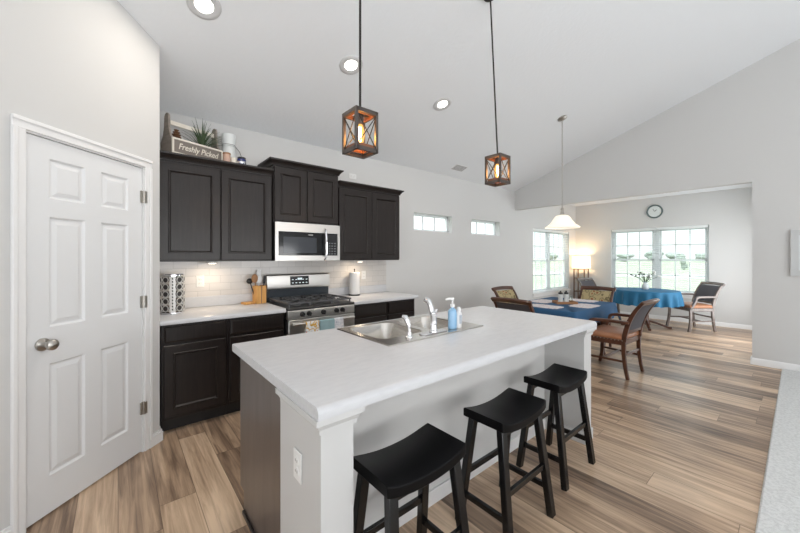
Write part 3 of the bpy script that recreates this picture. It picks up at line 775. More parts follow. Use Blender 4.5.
# faucet and side spray
fx, fy = 1.577, 1.540
loc = (fx, fy, .921); fc = thing('kitchen_faucet', 'tall chrome kitchen faucet with pull-out spout behind the sink divider', 'faucet', loc)
MB().loft([[(x-fx, y-fy, z) for x, y, z in rrect(fx-.115, fx+.115, fy-.028, fy+.028, .026, zz)] for zz in (0, .008)]).build('deck_plate', CHROME, fc, bevel=.002)
MB().lathe([(.027, .008), (.025, .02), (.022, .03), (.021, .10), (.024, .112), (.023, .13), (.012, .142), (.001, .144)], (0, 0, 0), 20).build('body', CHROME, fc)
MB().tube([(0, .004, .105), (-.001, .014, .145), (-.002, .026, .178), (-.004, .038, .204), (-.006, .054, .212), (-.007, .068, .198)], [.017, .018, .018, .019, .019, .015], 14).build('spout', CHROME, fc)
MB().tube([(.002, -.006, .124), (.010, -.014, .146), (.014, -.020, .156)], [.012, .010, .008], 10).build('lever', CHROME, fc)
loc = (1.376, 1.552, .921); sp = thing('side_sprayer', 'small chrome side sprayer beside the left sink bowl', 'sprayer', loc)
MB().lathe([(.024, 0), (.023, .006), (.016, .014), (.015, .03), (.001, .031)], (0, 0, 0), 18).build('base', CHROME, sp)
MB().tube([(0, 0, .028), (-.001, .003, .07), (-.004, .012, .100), (-.008, .026, .120), (-.012, .044, .122)], [.011, .013, .017, .017, .013], 14).build('spray_head', CHROME, sp)

# soap bottles on the sink ledge
loc = (1.772, 1.548, .9212); sb = thing('soap_dispenser', 'clear blue pump bottle of soap at the right of the faucet', 'soap bottle', loc)
MB().lathe([(.030, 0), (.034, .004), (.034, .115), (.030, .128), (.014, .140), (.013, .150)], (0, 0, 0), 22, sx=1, sy=.8).build('bottle', SOAPB, sb)
MB().lathe([(.017, .148), (.017, .168), (.006, .170), (.005, .198), (.001, .199)], (0, 0, 0), 16).build('collar', PLASTW, sb)
MB().tube([(.008, -.004, .203), (-.02, .012, .205), (-.042, .024, .200)], [.010, .008, .006], 10).build('pump_head', PLASTW, sb)
loc = (1.826, 1.536, .9212); sb = thing('lotion_bottle', 'slim white bottle standing right next to the blue soap', 'bottle', loc)
MB().lathe([(.020, 0), (.024, .004), (.024, .10), (.014, .112), (.012, .118)], (0, 0, 0), 20, sx=1, sy=.7).build('bottle', PLASTW, sb)
MB().lathe([(.013, .116), (.013, .140), (.010, .144), (.001, .145)], (0, 0, 0), 16).build('cap', PLASTW, sb)
MB().box(-.013, -.0178, .03, .013, -.0162, .09).build('print', mat('pale_grey_print', (.50, .54, .60), .6), sb)

# outlets
def outlet(label, pos, face, flat=False):
    t = thing('wall_outlet', label, 'outlet', pos, {'-y': 0, '-x': radians(-90)}[face], 'white wall outlets')
    if flat: t.rotation_euler = (0, radians(90), 0)
    MB().box(-.035, -.006, -.057, .035, 0, .057).build('plate', PLATE, t, bevel=.003)
    for z in (-.02, .02):
        m = MB(); m.lathe([(.017, -.006), (.016, -.0085), (.001, -.0086)], (0, 0, z), 16, axis='y'); r = m.build('socket', PLATE, t)
        m = MB(); m.box(-.008, -.0092, z-.004, -.006, -.0084, z+.006); m.box(.006, -.0092, z-.004, .008, -.0084, z+.006); m.build('slots', SLOT, r)
outlet('white outlet on the tiles beside the spice rack', (.630, YB-.0095, 1.172), '-y')
outlet('white outlet on the tiles right of the paper towels', (2.590, YB-.0095, 1.168), '-y')
outlet('white outlet high on the wall above the right wall cabinet', (2.42, YB-.0005, 2.50), '-y', True)
outlet('white outlet on the end of the kitchen island', (.5295, 1.237, .617), '-x')

# ------------------------------------------------------------------ bar stools
def make_stool(label):
    t = thing('bar_stool', label, 'stool', (0, 0, 0), 0, 'black saddle stools at the island')
    L, D, T = .425, .250, .045; n = 14; rings = []
    for i in range(n+1):
        u = -1+2*i/n; x = L/2*u; zc = .592+.030*abs(u)**2.2; d = D/2-.006*(abs(u)**8)
        rings.append([(x, -d, zc-.006), (x, -d+.008, zc), (x, d-.008, zc), (x, d, zc-.006), (x, d, zc-T), (x, -d, zc-T)])
    MB().loft(rings).build('seat', BLKSEAT, t, ang=40, bevel=.003)
    tops = {}
    for sx in (-1, 1):
        for sy in (-1, 1):
            top = Vector((sx*.170, sy*.085, .568)); bot = Vector((sx*.205, sy*.152, 0)); tops[sx, sy] = (top, bot)
            m = MB(); m.ribbon([bot, top], .042, .034, (1, 0, 0)); m.build('leg', BLKWD, t, bevel=.003)
    def at(k, z): a, b = tops[k]; return b+(a-b)*(z/.568)
    for sy in (-1, 1): MB().bar(at((-1, sy), .27), at((1, sy), .27), .030, .018, (0, 0, 1)).build('stretcher', BLKWD, t, bevel=.002)
    for sx in (-1, 1): MB().bar(at((sx, -1), .155), at((sx, 1), .155), .030, .018, (0, 0, 1)).build('stretcher', BLKWD, t, bevel=.002)
    for sy in (-1, 1): MB().bar((-.165, sy*.088, .545), (.165, sy*.088, .545), .030, .016, (0, 0, 1)).build('apron', BLKWD, t)
    return t
s0 = make_stool('black saddle seat stool nearest the camera, by the outlet end of the island')
s0.location = (.925, 1.035, 0)
dup(s0, (1.612, 1.028, 0), 0, 'middle one of the three black saddle seat stools')
dup(s0, (2.290, 1.072, 0), 0, 'black saddle seat stool farthest along the island, toward the dining table')

# ------------------------------------------------------------------ pendant lanterns over the island
def lantern(label, p, ztop, cz_top, h=.225, s=.128, tilt=None):
    t = thing('lantern_pendant', label, 'pendant light', (p[0], p[1], ztop), 0, 'lantern pendants over the island')
    b = .016; hs = s/2
    m = MB()
    for sx in (-1, 1):
        for sy in (-1, 1): m.box(sx*hs-b/2, sy*hs-b/2, -h, sx*hs+b/2, sy*hs+b/2, 0)
    for z in (-h, -.022):
        for sgn in (-1, 1):
            m.box(-hs, sgn*hs-b/2, z, hs, sgn*hs+b/2, z+.022); m.box(sgn*hs-b/2, -hs, z, sgn*hs+b/2, hs, z+.022)
    m.build('frame', LANT, t, bevel=.001)
    for z in (-.024, -h+.0225):
        m = MB()
        for sgn in (-1, 1):
            m.box(-hs+.01, sgn*(hs-.012)-.004, z, hs-.01, sgn*(hs-.012)+.004, z+.020); m.box(sgn*(hs-.012)-.004, -hs+.01, z, sgn*(hs-.012)+.004, hs-.01, z+.020)
        m.build('inner_frame', LANTW, t)
    m = MB(); za, zb = -h+.02, -.02
    for sgn in (-1, 1):
        m.cyl((-hs, sgn*hs, za), (hs, sgn*hs, zb), .0028, None, 6); m.cyl((hs, sgn*hs, za), (-hs, sgn*hs, zb), .0028, None, 6)
        m.cyl((sgn*hs, -hs, za), (sgn*hs, hs, zb), .0028, None, 6); m.cyl((sgn*hs, hs, za), (sgn*hs, -hs, zb), .0028, None, 6)
    m.build('cross_wires', WIRE, t)
    m = MB(); m.box(-hs, -.012, -.012, hs, .012, -.002); m.box(-.012, -hs, -.012, .012, hs, -.002); m.lathe([(.02, -.012), (.02, -.058), (.016, -.064), (.001, -.064)], (0, 0, 0), 14)
    m.build('socket', LANT, t)
    bl = MB().lathe([(.012, -.065), (.016, -.072), (.025, -.10), (.027, -.12), (.020, -.155), (.009, -.178), (.001, -.182)], (0, 0, 0), 18).build('bulb', BULBG, t)
    MB().tube([(-.006, 0, -.075), (-.007, 0, -.15), (0, 0, -.165), (.007, 0, -.15), (.006, 0, -.075)], .0035, 6).build('filament', FILA, bl)
    tx, ty, tz = cz_top
    e = Vector((tx-p[0], ty-p[1], tz-ztop))
    MB().cyl((0, 0, -.002), e, .0065, None, 10).build('rod', WIRE, t)
    # canopy follows the ceiling slope
    m = MB(); nrm = Vector((0, .335, 1)).normalized(); u = Vector((1, 0, 0)); v = nrm.cross(u)
    rings = []
    for r, d in ((.062, -.001), (.060, -.018), (.045, -.026), (.012, -.03)):
        rings.append([e+nrm*d+(u*cos(2*pi*i/24)+v*sin(2*pi*i/24))*r for i in range(24)])
    m.loft(rings); m.build('canopy', WIRE, t)
    l = bpy.data.lights.new('bulb_glow', 'POINT'); l.energy = 4; l.color = (1, .62, .28); l.shadow_soft_size = .03
    lo = bpy.data.objects.new('bulb_glow', l); COL.objects.link(lo); lo.parent = t; lo.location = (0, 0, -.12)
BULBG = bpy.data.materials.new('amber_bulb_glass'); BULBG.use_nodes = True
nt = BULBG.node_tree; bb = nt.nodes['Principled BSDF']
tr = nt.nodes.new('ShaderNodeBsdfTransparent'); tr.inputs[0].default_value = (1, .72, .40, 1)
em = nt.nodes.new('ShaderNodeEmission'); em.inputs[0].default_value = (1, .55, .18, 1); em.inputs[1].default_value = 1.6
mx = nt.nodes.new('ShaderNodeMixShader'); mx.inputs[0].default_value = .55
nt.links.new(tr.outputs[0], mx.inputs[1]); nt.links.new(em.outputs[0], mx.inputs[2]); nt.links.new(mx.outputs[0], nt.nodes['Material Output'].inputs[0])
lantern('bronze cage lantern pendant hanging nearer the pantry, left of the two', (1.022, 1.56), 2.208, (1.022, 1.56, cz(1.56)))
lantern('bronze cage lantern pendant hanging nearer the dining area, right of the two', (2.330, 1.56), 2.222, (2.315, 1.62, cz(1.62)))

# dining pendant with a bell shade on a chain
px, py = 4.80, 2.16; zc = cz(py)
t = thing('bell_pendant', 'frosted bell shade pendant on a long chain over the dining table', 'pendant light', (px, py, 1.825))
m = MB(); prof = [(.226, .0), (.226, .012), (.212, .020), (.165, .055), (.130, .100), (.105, .145), (.080, .170), (.040, .182), (.020, .184)]
m.lathe(prof, (0, 0, 0), 36, False); m.lathe([(r-.004, z) for r, z in prof], (0, 0, 0), 36, False); m.build('shade', SHADEG, t, ang=60)
MB().lathe([(.030, .182), (.034, .190), (.024, .21), (.018, .255), (.026, .265), (.010, .290), (.001, .292)], (0, 0, 0), 18).build('holder', NICKEL, t)
m = MB(); z = .300; k = 0
while z < zc-1.825-.04:
    m.torus((0, 0, z), .0085, .0026, 'x' if k % 2 else 'y', 10, 5, 1.6); z += .0225; k += 1
m.build('chain', NICKEL, t)
m = MB(); nrm = Vector((0, .335, 1)).normalized(); u = Vector((1, 0, 0)); v = nrm.cross(u); e = Vector((0, 0, zc-1.825))
m.loft([[e+nrm*d+(u*cos(2*pi*i/24)+v*sin(2*pi*i/24))*r for i in range(24)] for r, d in ((.065, -.001), (.062, -.015), (.040, -.026), (.010, -.034))]); m.build('canopy', NICKEL, t)
MB().ball((0, 0, .11), .035).build('bulb', mat('white_bulb', (.9, .9, .88), .4), t)

# recessed downlights, vents
def on_slope(name, label, cat, x, y, group=None):
    t = thing(name, label, cat, (x, y, cz(y)), 0, group); t.rotation_euler = (-math.atan(.335), 0, 0); return t
for x, y, lb in ((.465, 2.706, 'round recessed downlight in the sloped ceiling nearest the pantry door'), (1.659, 2.686, 'round recessed downlight right behind the left lantern rod'),
                 (2.90, 2.685, 'round recessed downlight between the two lanterns, farthest of the three')):
    t = on_slope('recessed_downlight', lb, 'ceiling light', x, y, 'recessed downlights in the kitchen ceiling')
    MB().lathe([(.110, -.0005), (.108, -.006), (.085, -.012), (.060, -.004)], (0, 0, 0), 32, False).build('trim_ring', HEADR, t, ang=60)
    MB().lathe([(.062, -.002), (.054, -.0055), (.001, -.0065)], (0, 0, 0), 28).build('lens', CANL, t)
    l = bpy.data.lights.new('downlight_beam', 'AREA'); l.shape = 'DISK'; l.size = .12; l.energy = 7; l.color = (1, .90, .79)
    lo = bpy.data.objects.new('downlight_beam', l); COL.objects.link(lo); lo.parent = t; lo.location = (0, 0, -.012)
def vent(t, w, d):
    MB().box(-w/2, -d/2, -.006, w/2, d/2, -.0005).build('frame', PLASTW, t, bevel=.002)
    m = MB()
    for k in range(6): m.box(-w/2+.02, -d/2+.018+k*(d-.036)/5-.004, -.0085, w/2-.02, -d/2+.018+k*(d-.036)/5+.004, -.006)
    m.build('louvres', mat('vent_shadow', (.25, .25, .25), .7), t)
vent(on_slope('ceiling_vent', 'small white air vent in the sloped ceiling near the back wall', 'vent', 4.314, 3.62), .30, .15)
t = thing('ceiling_vent', 'thin white air vent in the dining nook ceiling above the clock', 'vent', (8.85, 1.79, HN)); vent(t, .15, .36)

# ------------------------------------------------------------------ things on the back counter
loc = (.372, 3.600, .9145); t = thing('spice_rack', 'round chrome revolving spice rack on the counter by the pantry wall', 'spice rack', loc)
RK = t
SILV = mat('silver_sheet', (.74, .73, .71), .5, .6)
MB().lathe([(.088, 0), (.092, .004), (.092, .016), (.085, .020), (.001, .020)], (0, 0, 0), 32).build('base', CHROME, t)
MB().lathe([(.084, .330), (.088, .334), (.088, .344), (.080, .350), (.001, .350)], (0, 0, 0), 32).build('top_plate', CHROME, t)
MB().cyl((0, 0, .018), (0, 0, .332), .012).build('spindle', CHROME, t)
toCam = atan2(-loc[1], -loc[0])
cols = [(-1.30, 'far left'), (-.62, 'left'), (.62, 'right'), (1.30, 'far right')]
panels = [-.0, -.95, .95, 2.2, -2.2]
m = MB()
for pa in (toCam-.18, toCam+.18, toCam+2.2, toCam-2.2):
    c, s = cos(pa), sin(pa); m.bar((.072*c, .072*s, .019), (.072*c, .072*s, .331), .016, .004, (-s, c, 0))
for ca, _ in cols:
    for dd in (-.30, .30):
        a = toCam+ca+dd; m.cyl((.060*cos(a), .060*sin(a), .019), (.060*cos(a), .060*sin(a), .331), .003, None, 6)
    for j in range(5):
        pass
m.build('uprights', SILV, t)
for pa0, pa1 in ((-.36, .36), (.90, 1.02), (-1.02, -.90), (1.6, 2.7), (-2.7, -1.6)):
    n_ = 8; aa = [toCam+pa0+(pa1-pa0)*k/n_ for k in range(n_+1)]
    MB().loft([[(.067*cos(a), .067*sin(a), .0205), (.069*cos(a), .069*sin(a), .0205), (.069*cos(a), .069*sin(a), .3295), (.067*cos(a), .067*sin(a), .3295)] for a in aa]).build('side_sheet', SILV, t)
m = MB(); c, s = cos(toCam), sin(toCam)
for j in range(11): m.bar((.0705*c-.006*s, .0705*s+.006*c, .035+j*.027), (.0705*c+.006*s, .0705*s-.006*c, .045+j*.027), .012, .002, (-s, c, 0))
m.build('label_strip', BLKMET, t)
SPJ = [mat('spice_lid', (.035, .03, .028), .35), mat('spice_glass_a', (.20, .11, .06), .15), mat('spice_glass_b', (.12, .09, .05), .15), mat('spice_glass_c', (.24, .16, .09), .15)]
ordn = ['top', 'second', 'third', 'fourth', 'bottom']
for ca, cn in cols:
    for j in range(5):
        a = toCam+ca; z = .300-j*.062; d = Vector((cos(a), sin(a), 0))
        jt = thing('spice_jar', '%s jar in the %s column of the chrome spice rack' % (ordn[j], cn), 'spice jar', Vector(loc)+Vector((0, 0, z)), a, 'spice jars in the revolving rack')
        MB().lathe([(.001, .020), (.019, .021), (.0205, .026), (.0205, .066), (.017, .070)], (0, 0, 0), 16, axis='x').build('jar', SPJ[1+(j+len(cn)) % 3], jt)
        MB().lathe([(.0215, .068), (.022, .071), (.022, .086), (.019, .089), (.012, .089), (.001, .087)], (0, 0, 0), 16, axis='x').build('lid', SPJ[0], jt)
        MB().torus((.088, 0, 0), .0245, .0036, 'x', 18, 6).build('holder_ring', SILV, RK).matrix_parent_inverse = Matrix()
        hr = COL.objects[-1]; hr.location = (0, 0, z); hr.rotation_euler = (0, 0, a)

loc = (1.178, 3.785, .9145); t = thing('utensil_holder', 'square bamboo utensil holder left of the range', 'utensil holder', loc, radians(8))
m = MB(); h = .19; a = .052; th = .008
for sx in (-1, 1): m.box(sx*a-(th if sx > 0 else 0), -a, 0, sx*a+(th if sx < 0 else 0), a, h); m.box(-a+th, sx*a-(th if sx > 0 else 0), 0, a-th, sx*a+(th if sx < 0 else 0), h)
m.box(-a+th, -a+th, 0, a-th, a-th, .008); m.build('box', BAMBOO, t)
m = MB(); m.box(-.006, -.0535, .002, .006, -.0522, .188); m.build('inlay', WOODSP, t, label='darker strip down the holder front')
U0 = Vector(loc)
def utensil(label, foot, top, mt, kind):
    t = thing('cooking_utensil', label, 'utensil', U0+Vector(foot), 0, 'utensils in the bamboo holder')
    d = Vector(top)-Vector(foot)
    MB().cyl((0, 0, 0), d, .006, .005, 8).build('handle', mt, t)
    if kind == 'spoon': m = MB().ball(d+d.normalized()*.035, .034, .013, .048)
    elif kind == 'ladle': m = MB().ball(d+d.normalized()*.02, .034, .024, .030)
    elif kind == 'spat': m = MB().bar(d*.98, d*.98+d.normalized()*.095, .046, .006)
    else: m = MB().bar(d*.98, d*.98+d.normalized()*.085, .030, .005)
    m.build('head', mt, t, bevel=.002 if kind in ('spat', 'knife') else 0)
utensil('round wooden spoon leaning left in the bamboo holder', (-.02, -.01, .010), (-.050, -.02, .235), WOODSP, 'spoon')
utensil('dark ladle leaning far left out of the bamboo holder', (-.025, .02, .010), (-.088, .02, .222), BLKMET, 'ladle')
utensil('white spoon standing in the middle of the bamboo holder', (0, .01, .010), (-.008, -.01, .225), PLASTW, 'spoon')
utensil('tall white spatula at the back of the bamboo holder', (.0, .028, .010), (.006, .035, .27), PLASTW, 'spat')
utensil('black turner leaning right in the bamboo holder', (.018, 0, .010), (.045, -.01, .215), BLKMET, 'knife')
t = thing('wooden_trivet', 'small light wooden block lying left of the utensil holder', 'trivet', (1.060, 3.78, .9145), radians(8))
MB().box(-.055, -.045, 0, .055, .045, .022).build('block', BAMBOO, t, bevel=.004)
loc = (2.375, 3.760, .9145); t = thing('paper_towel_holder', 'white paper towel roll on a dark upright stand right of the range', 'paper towels', loc)
MB().lathe([(.074, 0), (.076, .004), (.074, .014), (.001, .016)], (0, 0, 0), 28).build('base', BLKMET, t)
MB().cyl((0, 0, .015), (0, 0, .335), .006).build('rod', BLKMET, t)
MB().lathe([(.018, .017), (.066, .017), (.067, .022), (.067, .296), (.064, .300), (.018, .300)], (0, 0, 0), 30).build('roll', PAPER, t)
MB().ball((0, 0, .338), .009).build('finial', BLKMET, t)

# ------------------------------------------------------------------ decor on top of the left wall cabinet (top face z = 2.314)
ZC = 2.3145
ca = radians(20); C0 = Vector((.362, 3.535, ZC))
cd = thing('wooden_tote', 'grey wooden tote with rounded ends and a cream framed sign on the cabinet top', 'tote', C0, ca)
LT, DT2 = .45, .20
def endboard(x):
    m = MB(); prof = [(0, 0), (DT2, 0), (DT2, .13), (DT2*.80, .19), (DT2*.70, .26), (DT2*.68, .33)]
    prof += [(DT2*.5+DT2*.18*cos(a), .345+.042*sin(a)) for a in (0, .5, 1.0, 1.57, 2.1, 2.6, pi)]
    prof += [(DT2*.32, .33), (DT2*.30, .26), (DT2*.20, .19), (0, .13)]
    m.prism(prof, 'x', x, x+.018); m.build('end_board', GREYWD, cd, bevel=.003)
endboard(0); endboard(LT-.018)
MB().box(.018, DT2*.5-.010, .290, LT-.018, DT2*.5+.010, .330).build('handle_bar', CREAM, cd, bevel=.004)
MB().box(.018, .012, .004, LT-.018, DT2-.002, .018).build('bottom_board', GREYWD, cd)
MB().box(.018, DT2-.016, .018, LT-.018, DT2-.002, .12).build('back_board', GREYWD, cd)
sg = MB().box(-.004, -.012, .012, LT+.004, -.001, .150).build('sign_board', SIGNP, cd)
m = MB(); f = .016
m.box(-.006, -.018, .010, LT+.006, -.001, .010+f); m.box(-.006, -.018, .152-f, LT+.006, -.001, .152)
m.box(-.006, -.018, .010+f, -.006+f, -.001, .152-f); m.box(LT+.006-f, -.018, .010+f, LT+.006, -.001, .152-f)
m.build('sign_frame', CREAM, sg, bevel=.002)
cu = bpy.data.curves.new('lettering', 'FONT'); cu.body = 'Freshly Picked'; cu.size = .074; cu.extrude = .0012; cu.align_x = 'CENTER'; cu.shear = .25; cu.offset = .0009
to = bpy.data.objects.new('lettering_source', cu); COL.objects.link(to)
bpy.context.view_layer.update()
me = bpy.data.meshes.new_from_object(to.evaluated_get(bpy.context.evaluated_depsgraph_get())); bpy.data.objects.remove(to)
lt = bpy.data.objects.new('lettering', me); COL.objects.link(lt); lt.parent = sg; me.materials.clear(); me.materials.append(CREAM)
lt.rotation_euler = (pi/2, 0, 0); lt.location = (LT/2, -.0135, .060); lt.scale = (.84, 1, 1); lt['label'] = 'cream lettering reading Freshly Picked'
def tote(x, y, z=.0185): return Vector((C0.x+x*cos(ca)-y*sin(ca), C0.y+x*sin(ca)+y*cos(ca), C0.z+z))
pl = thing('grass_plant', 'green artificial grass plant spraying out of the wooden tote', 'plant', tote(.30, .075))
MB().lathe([(.030, 0), (.036, .05), (.036, .06), (.001, .058)], (0, 0, 0), 14).build('pot', CREAM, pl)
m = MB(); rnd = random.Random(4)
for k in range(70):
    a = rnd.random()*2*pi; sp_ = .03+.16*rnd.random()**1.3; hh = .24+.17*rnd.random()
    if k < 12: a = -.5+.5*rnd.random(); sp_ = .10+.10*rnd.random(); hh = .20+.14*rnd.random()
    yk = .45 if sin(a) < 0 else .55
    pts = [(sp_*cos(a)*u**1.7, sp_*sin(a)*u**1.7*yk, .05+hh*(u-.18*u*u*(sp_/.1))) for u in (0, .3, .6, .85, 1)]
    m.ribbon(pts, [.007, .009, .008, .005, .001], .0014, (-sin(a), cos(a), 0))
m.build('blades', LEAF, pl)
pc = thing('pine_cone', 'brown pine cone standing in the left end of the wooden tote', 'pine cone', tote(.065, .06, .0185))
m = MB()
for k in range(9):
    r = .040*sin(pi*(k+1.2)/11); z = .05+k*.021
    m.lathe([(r*.5, z-.004), (r, z+.003), (r*1.05, z+.008), (r*.55, z+.012)], (0, 0, 0), 9)
m.lathe([(.030, 0), (.030, .045), (.018, .05), (.016, .20), (.004, .232)], (0, 0, 0), 9)
m.build('scales', CONE, pc, smooth=False)
t = thing('dark_votive', 'small dark glass jar beside the pine cone in the tote', 'jar', tote(.125, .065, .0185))
MB().lathe([(.022, 0), (.026, .005), (.026, .135), (.022, .14), (.001, .14)], (0, 0, 0), 16).build('jar', mat('smoky_glass', (.05, .055, .05), .2), t)
t = thing('milk_can', 'white enamel milk can with narrow neck on the cabinet top behind the tote', 'milk can', (.866, 3.752, ZC))
MB().lathe([(.066, 0), (.068, .006), (.068, .125), (.066, .140), (.058, .205), (.055, .222)], (0, 0, 0), 28).build('body', ENAMEL, t, ang=50)
MB().lathe([(.058, .222), (.062, .226), (.062, .246), (.060, .252), (.066, .335), (.064, .345), (.001, .348)], (0, 0, 0), 28).build('lid', ENAMEL, t)
MB().torus((0, 0, .236), .060, .0035, 'z', 28, 6).build('wire_collar', WIRE, t)
MB().tube([(.068, -.02, .09), (.120, -.045, .10), (.090, -.055, .175), (.060, -.02, .228)], .003, 6).build('wire_handle', WIRE, t)
t = thing('candle_jar', 'pinkish candle jar on the cabinet top at the right end of the sign', 'candle', (.802, 3.552, ZC))
MB().lathe([(.030, 0), (.033, .004), (.033, .085), (.028, .088), (.001, .086)], (0, 0, 0), 20).build('jar', PINKT, t)
MB().lathe([(.0345, .088), (.0345, .100), (.030, .103), (.001, .103)], (0, 0, 0), 20).build('lid', WOODSP, t)
t = thing('votive_holder', 'small cream votive holder between the pink candle and the navy jar', 'candle', (.868, 3.575, ZC))
MB().lathe([(.026, 0), (.029, .004), (.029, .07), (.026, .072), (.024, .06), (.001, .06)], (0, 0, 0), 20).build('cup', CREAM, t)
t = thing('navy_jar', 'short navy blue and silver jar on the cabinet top near the raised cabinet', 'jar', (.938, 3.560, ZC))
MB().lathe([(.036, 0), (.040, .004), (.040, .062), (.036, .068), (.001, .068)], (0, 0, 0), 22).build('jar', NAVY, t)
MB().lathe([(.0405, .022), (.041, .024), (.041, .040), (.0405, .042)], (0, 0, 0), 22, False).build('silver_band', CHROME, t)
MB().lathe([(.038, .068), (.038, .082), (.034, .085), (.001, .085)], (0, 0, 0), 22).build('lid', BLKMET, t)

# ------------------------------------------------------------------ armchairs
def rib_path(pts, n=14):
    """smooth (Catmull-Rom) resample of points"""
    P = [Vector(p) for p in pts]; P = [P[0]*2-P[1]]+P+[P[-1]*2-P[-2]]; out = []
    for i in range(1, len(P)-2):
        for k in range(n//(len(P)-3)+1):
            t = k/(n//(len(P)-3)+1)
            out.append(.5*((2*P[i])+(-P[i-1]+P[i+1])*t+(2*P[i-1]-5*P[i]+4*P[i+1]-P[i+2])*t*t+(-P[i-1]+3*P[i]-3*P[i+1]+P[i+2])*t**3))
    return out+[P[-2]]
def back_y(z):   # centre line of the swept back
    K = [(.40, -.205), (.50, -.212), (.60, -.235), (.70, -.268), (.78, -.308), (.84, -.345), (.90, -.395)]
    for (z0, y0), (z1, y1) in zip(K, K[1:]):
        if z <= z1: return y0+(y1-y0)*(z-z0)/(z1-z0)
    return K[-1][1]
GLAREWOOD = mat('wood_with_glare', (.20, .165, .15), .25, coat=.4, vary=((12, 12, 12), (.12, .095, .085), .4, .7))  # brown chair wood paled: window glare is put into the colour
def make_chair(label, front, rear, fab, CHAIRW=CHAIRW):
    t = thing('dining_armchair', label, 'chair', (0, 0, 0), 0, 'armchairs around the two tables')
    for s in (-1, 1):
        MB().ribbon(rib_path([(s*.235, -.245, 0), (s*.235, -.222, .12), (s*.235, -.205, .28), (s*.235, -.203, .43)]), .034, [.034+.012*i/16 for i in range(17)][:len(rib_path([(0, 0, 0), (0, 0, 1), (0, 0, 2), (0, 0, 3)]))], (1, 0, 0)).build('leg', CHAIRW, t, bevel=.004)
        MB().ribbon(rib_path([(s*.285, .262, 0), (s*.280, .235, .14), (s*.272, .222, .30), (s*.268, .225, .42)]), .036, .040, (1, 0, 0)).build('leg', CHAIRW, t, bevel=.004)
        pp = [(s*.235, back_y(z), z) for z in (.43, .50, .56, .62, .68, .74, .79, .83, .865, .885)]
        MB().ribbon(pp, .032, [.048, .050, .050, .048, .045, .042, .040, .038, .036, .034], (1, 0, 0)).build('back_post', CHAIRW, t, bevel=.005)
        MB().ribbon(rib_path([(s*.250, -.262, .655), (s*.272, -.14, .662), (s*.292, .0, .660), (s*.298, .09, .655), (s*.298, .140, .632), (s*.288, .150, .580), (s*.276, .180, .50), (s*.270, .222, .43)], 28),
                    .046, .036, (1, 0, 0)).build('arm', CHAIRW, t, bevel=.006)
        MB().bar((s*.238, -.200, .20), (s*.274, .215, .20), .018, .026, (1, 0, 0)).build('stretcher', CHAIRW, t, bevel=.003)
    MB().bar((-.255, .02, .20), (.255, .02, .20), .026, .018, (0, 0, 1)).build('stretcher', CHAIRW, t, bevel=.003)
    MB().bar((-.235, -.208, .27), (.235, -.208, .27), .026, .018, (0, 0, 1)).build('stretcher', CHAIRW, t, bevel=.003)
    out = [(-.248, -.212), (.248, -.212), (.288, .238), (-.288, .238)]
    m = MB(); m.prism(out, 'z', .385, .445); m.build('seat_rail', CHAIRW, t, bevel=.006)
    rings = []
    for z, k in ((.4455, .97), (.465, 1.0), (.488, .985), (.505, .92), (.514, .75), (.517, .45)):
        ring = []
        for (xa, ya), (xb, yb) in zip(out, out[1:]+out[:1]):
            for q_ in range(5):
                u = (q_+.5)/5 if False else q_/5; ring.append(((xa+(xb-xa)*u)*k, .013+((ya+(yb-ya)*u)-.013)*k, z))
        rings.append(ring)
    MB().loft(rings).build('seat', LEATHER, t, ang=60, bevel=.006)
    m = MB()   # nail heads along the seat edge
    for (xa, ya), (xb, yb) in ((out[1], out[2]), (out[2], out[3]), (out[3], out[0])):
        for k in range(12):
            u = (k+.5)/12; m.ball((xa+(xb-xa)*u, ya+(yb-ya)*u, .440), .005, n=6, m=4)
    m.build('nailheads', NICKEL, t)
    cr = [(x, back_y(.885)-.004-.018*(1-(x/.26)**2), .888+.012*(1-(x/.26)**2)) for x in [-.265+.53*i/12 for i in range(13)]]
    MB().ribbon(cr, .056, .034, (0, -.62, .78)).build('crest_rail', CHAIRW, t, bevel=.008, seg=3)
    rl = [(x, back_y(.54)-.012*(1-(x/.24)**2), .540) for x in [-.222+.444*i/8 for i in range(9)]]
    MB().ribbon(rl, .036, .026, (0, 0, 1)).build('lower_rail', CHAIRW, t, bevel=.004)
    def sheet(d0, d1, x=.216):
        m = MB(); rings = []
        zs = [.562+.30*i/10 for i in range(11)]
        for i in range(9):
            xx = -x+2*x*i/8; bow = -.016*(1-(xx/.24)**2)
            rings.append([(xx, back_y(z)+bow+d0, z) for z in zs]+[(xx, back_y(z)+bow+d1*(1 if 0 < i < 8 else .6), z) for z in reversed(zs)])
        m.loft(rings); return m
    sheet(-.002, .022).build('back_cushion', front, t, label='%s fabric on the front of the backrest' % fab)
    sheet(-.004, -.016).build('rear_panel', rear, t, label='dark grey fabric on the rear of the backrest')
    return t
def face(x, y, tx, ty): return atan2(ty-y, tx-x)-pi/2
ch = make_chair('brown wooden armchair with tan seat on the near side of the blue dining table', GOLD, GREYFAB, 'gold patterned'); ch.location = (4.745, 1.510, 0); ch.rotation_euler = (0, 0, radians(-3))
dup(ch, (3.965, 2.215, 0), radians(-90), 'brown wooden armchair at the kitchen end of the dining table, mostly hidden by the island')
dup(ch, (4.88, 2.80, 0), radians(176), 'gold backed armchair on the window wall side of the dining table')
dup(ch, (5.70, 2.16, 0), radians(90), 'gold backed armchair at the far end of the dining table, before the round table')
cg = make_chair('grey backed armchair beside the floor lamp, behind the gold one', GREYFAB, GREYFAB, 'grey', GLAREWOOD); cg.location = (8.35, 2.90, 0); cg.rotation_euler = (0, 0, face(8.35, 2.90, 8.1, 1.97))
dup(cg, (8.625, 1.375, 0), face(8.625, 1.375, 7.95, 2.02), 'grey backed armchair right of the round table, near the far wall')

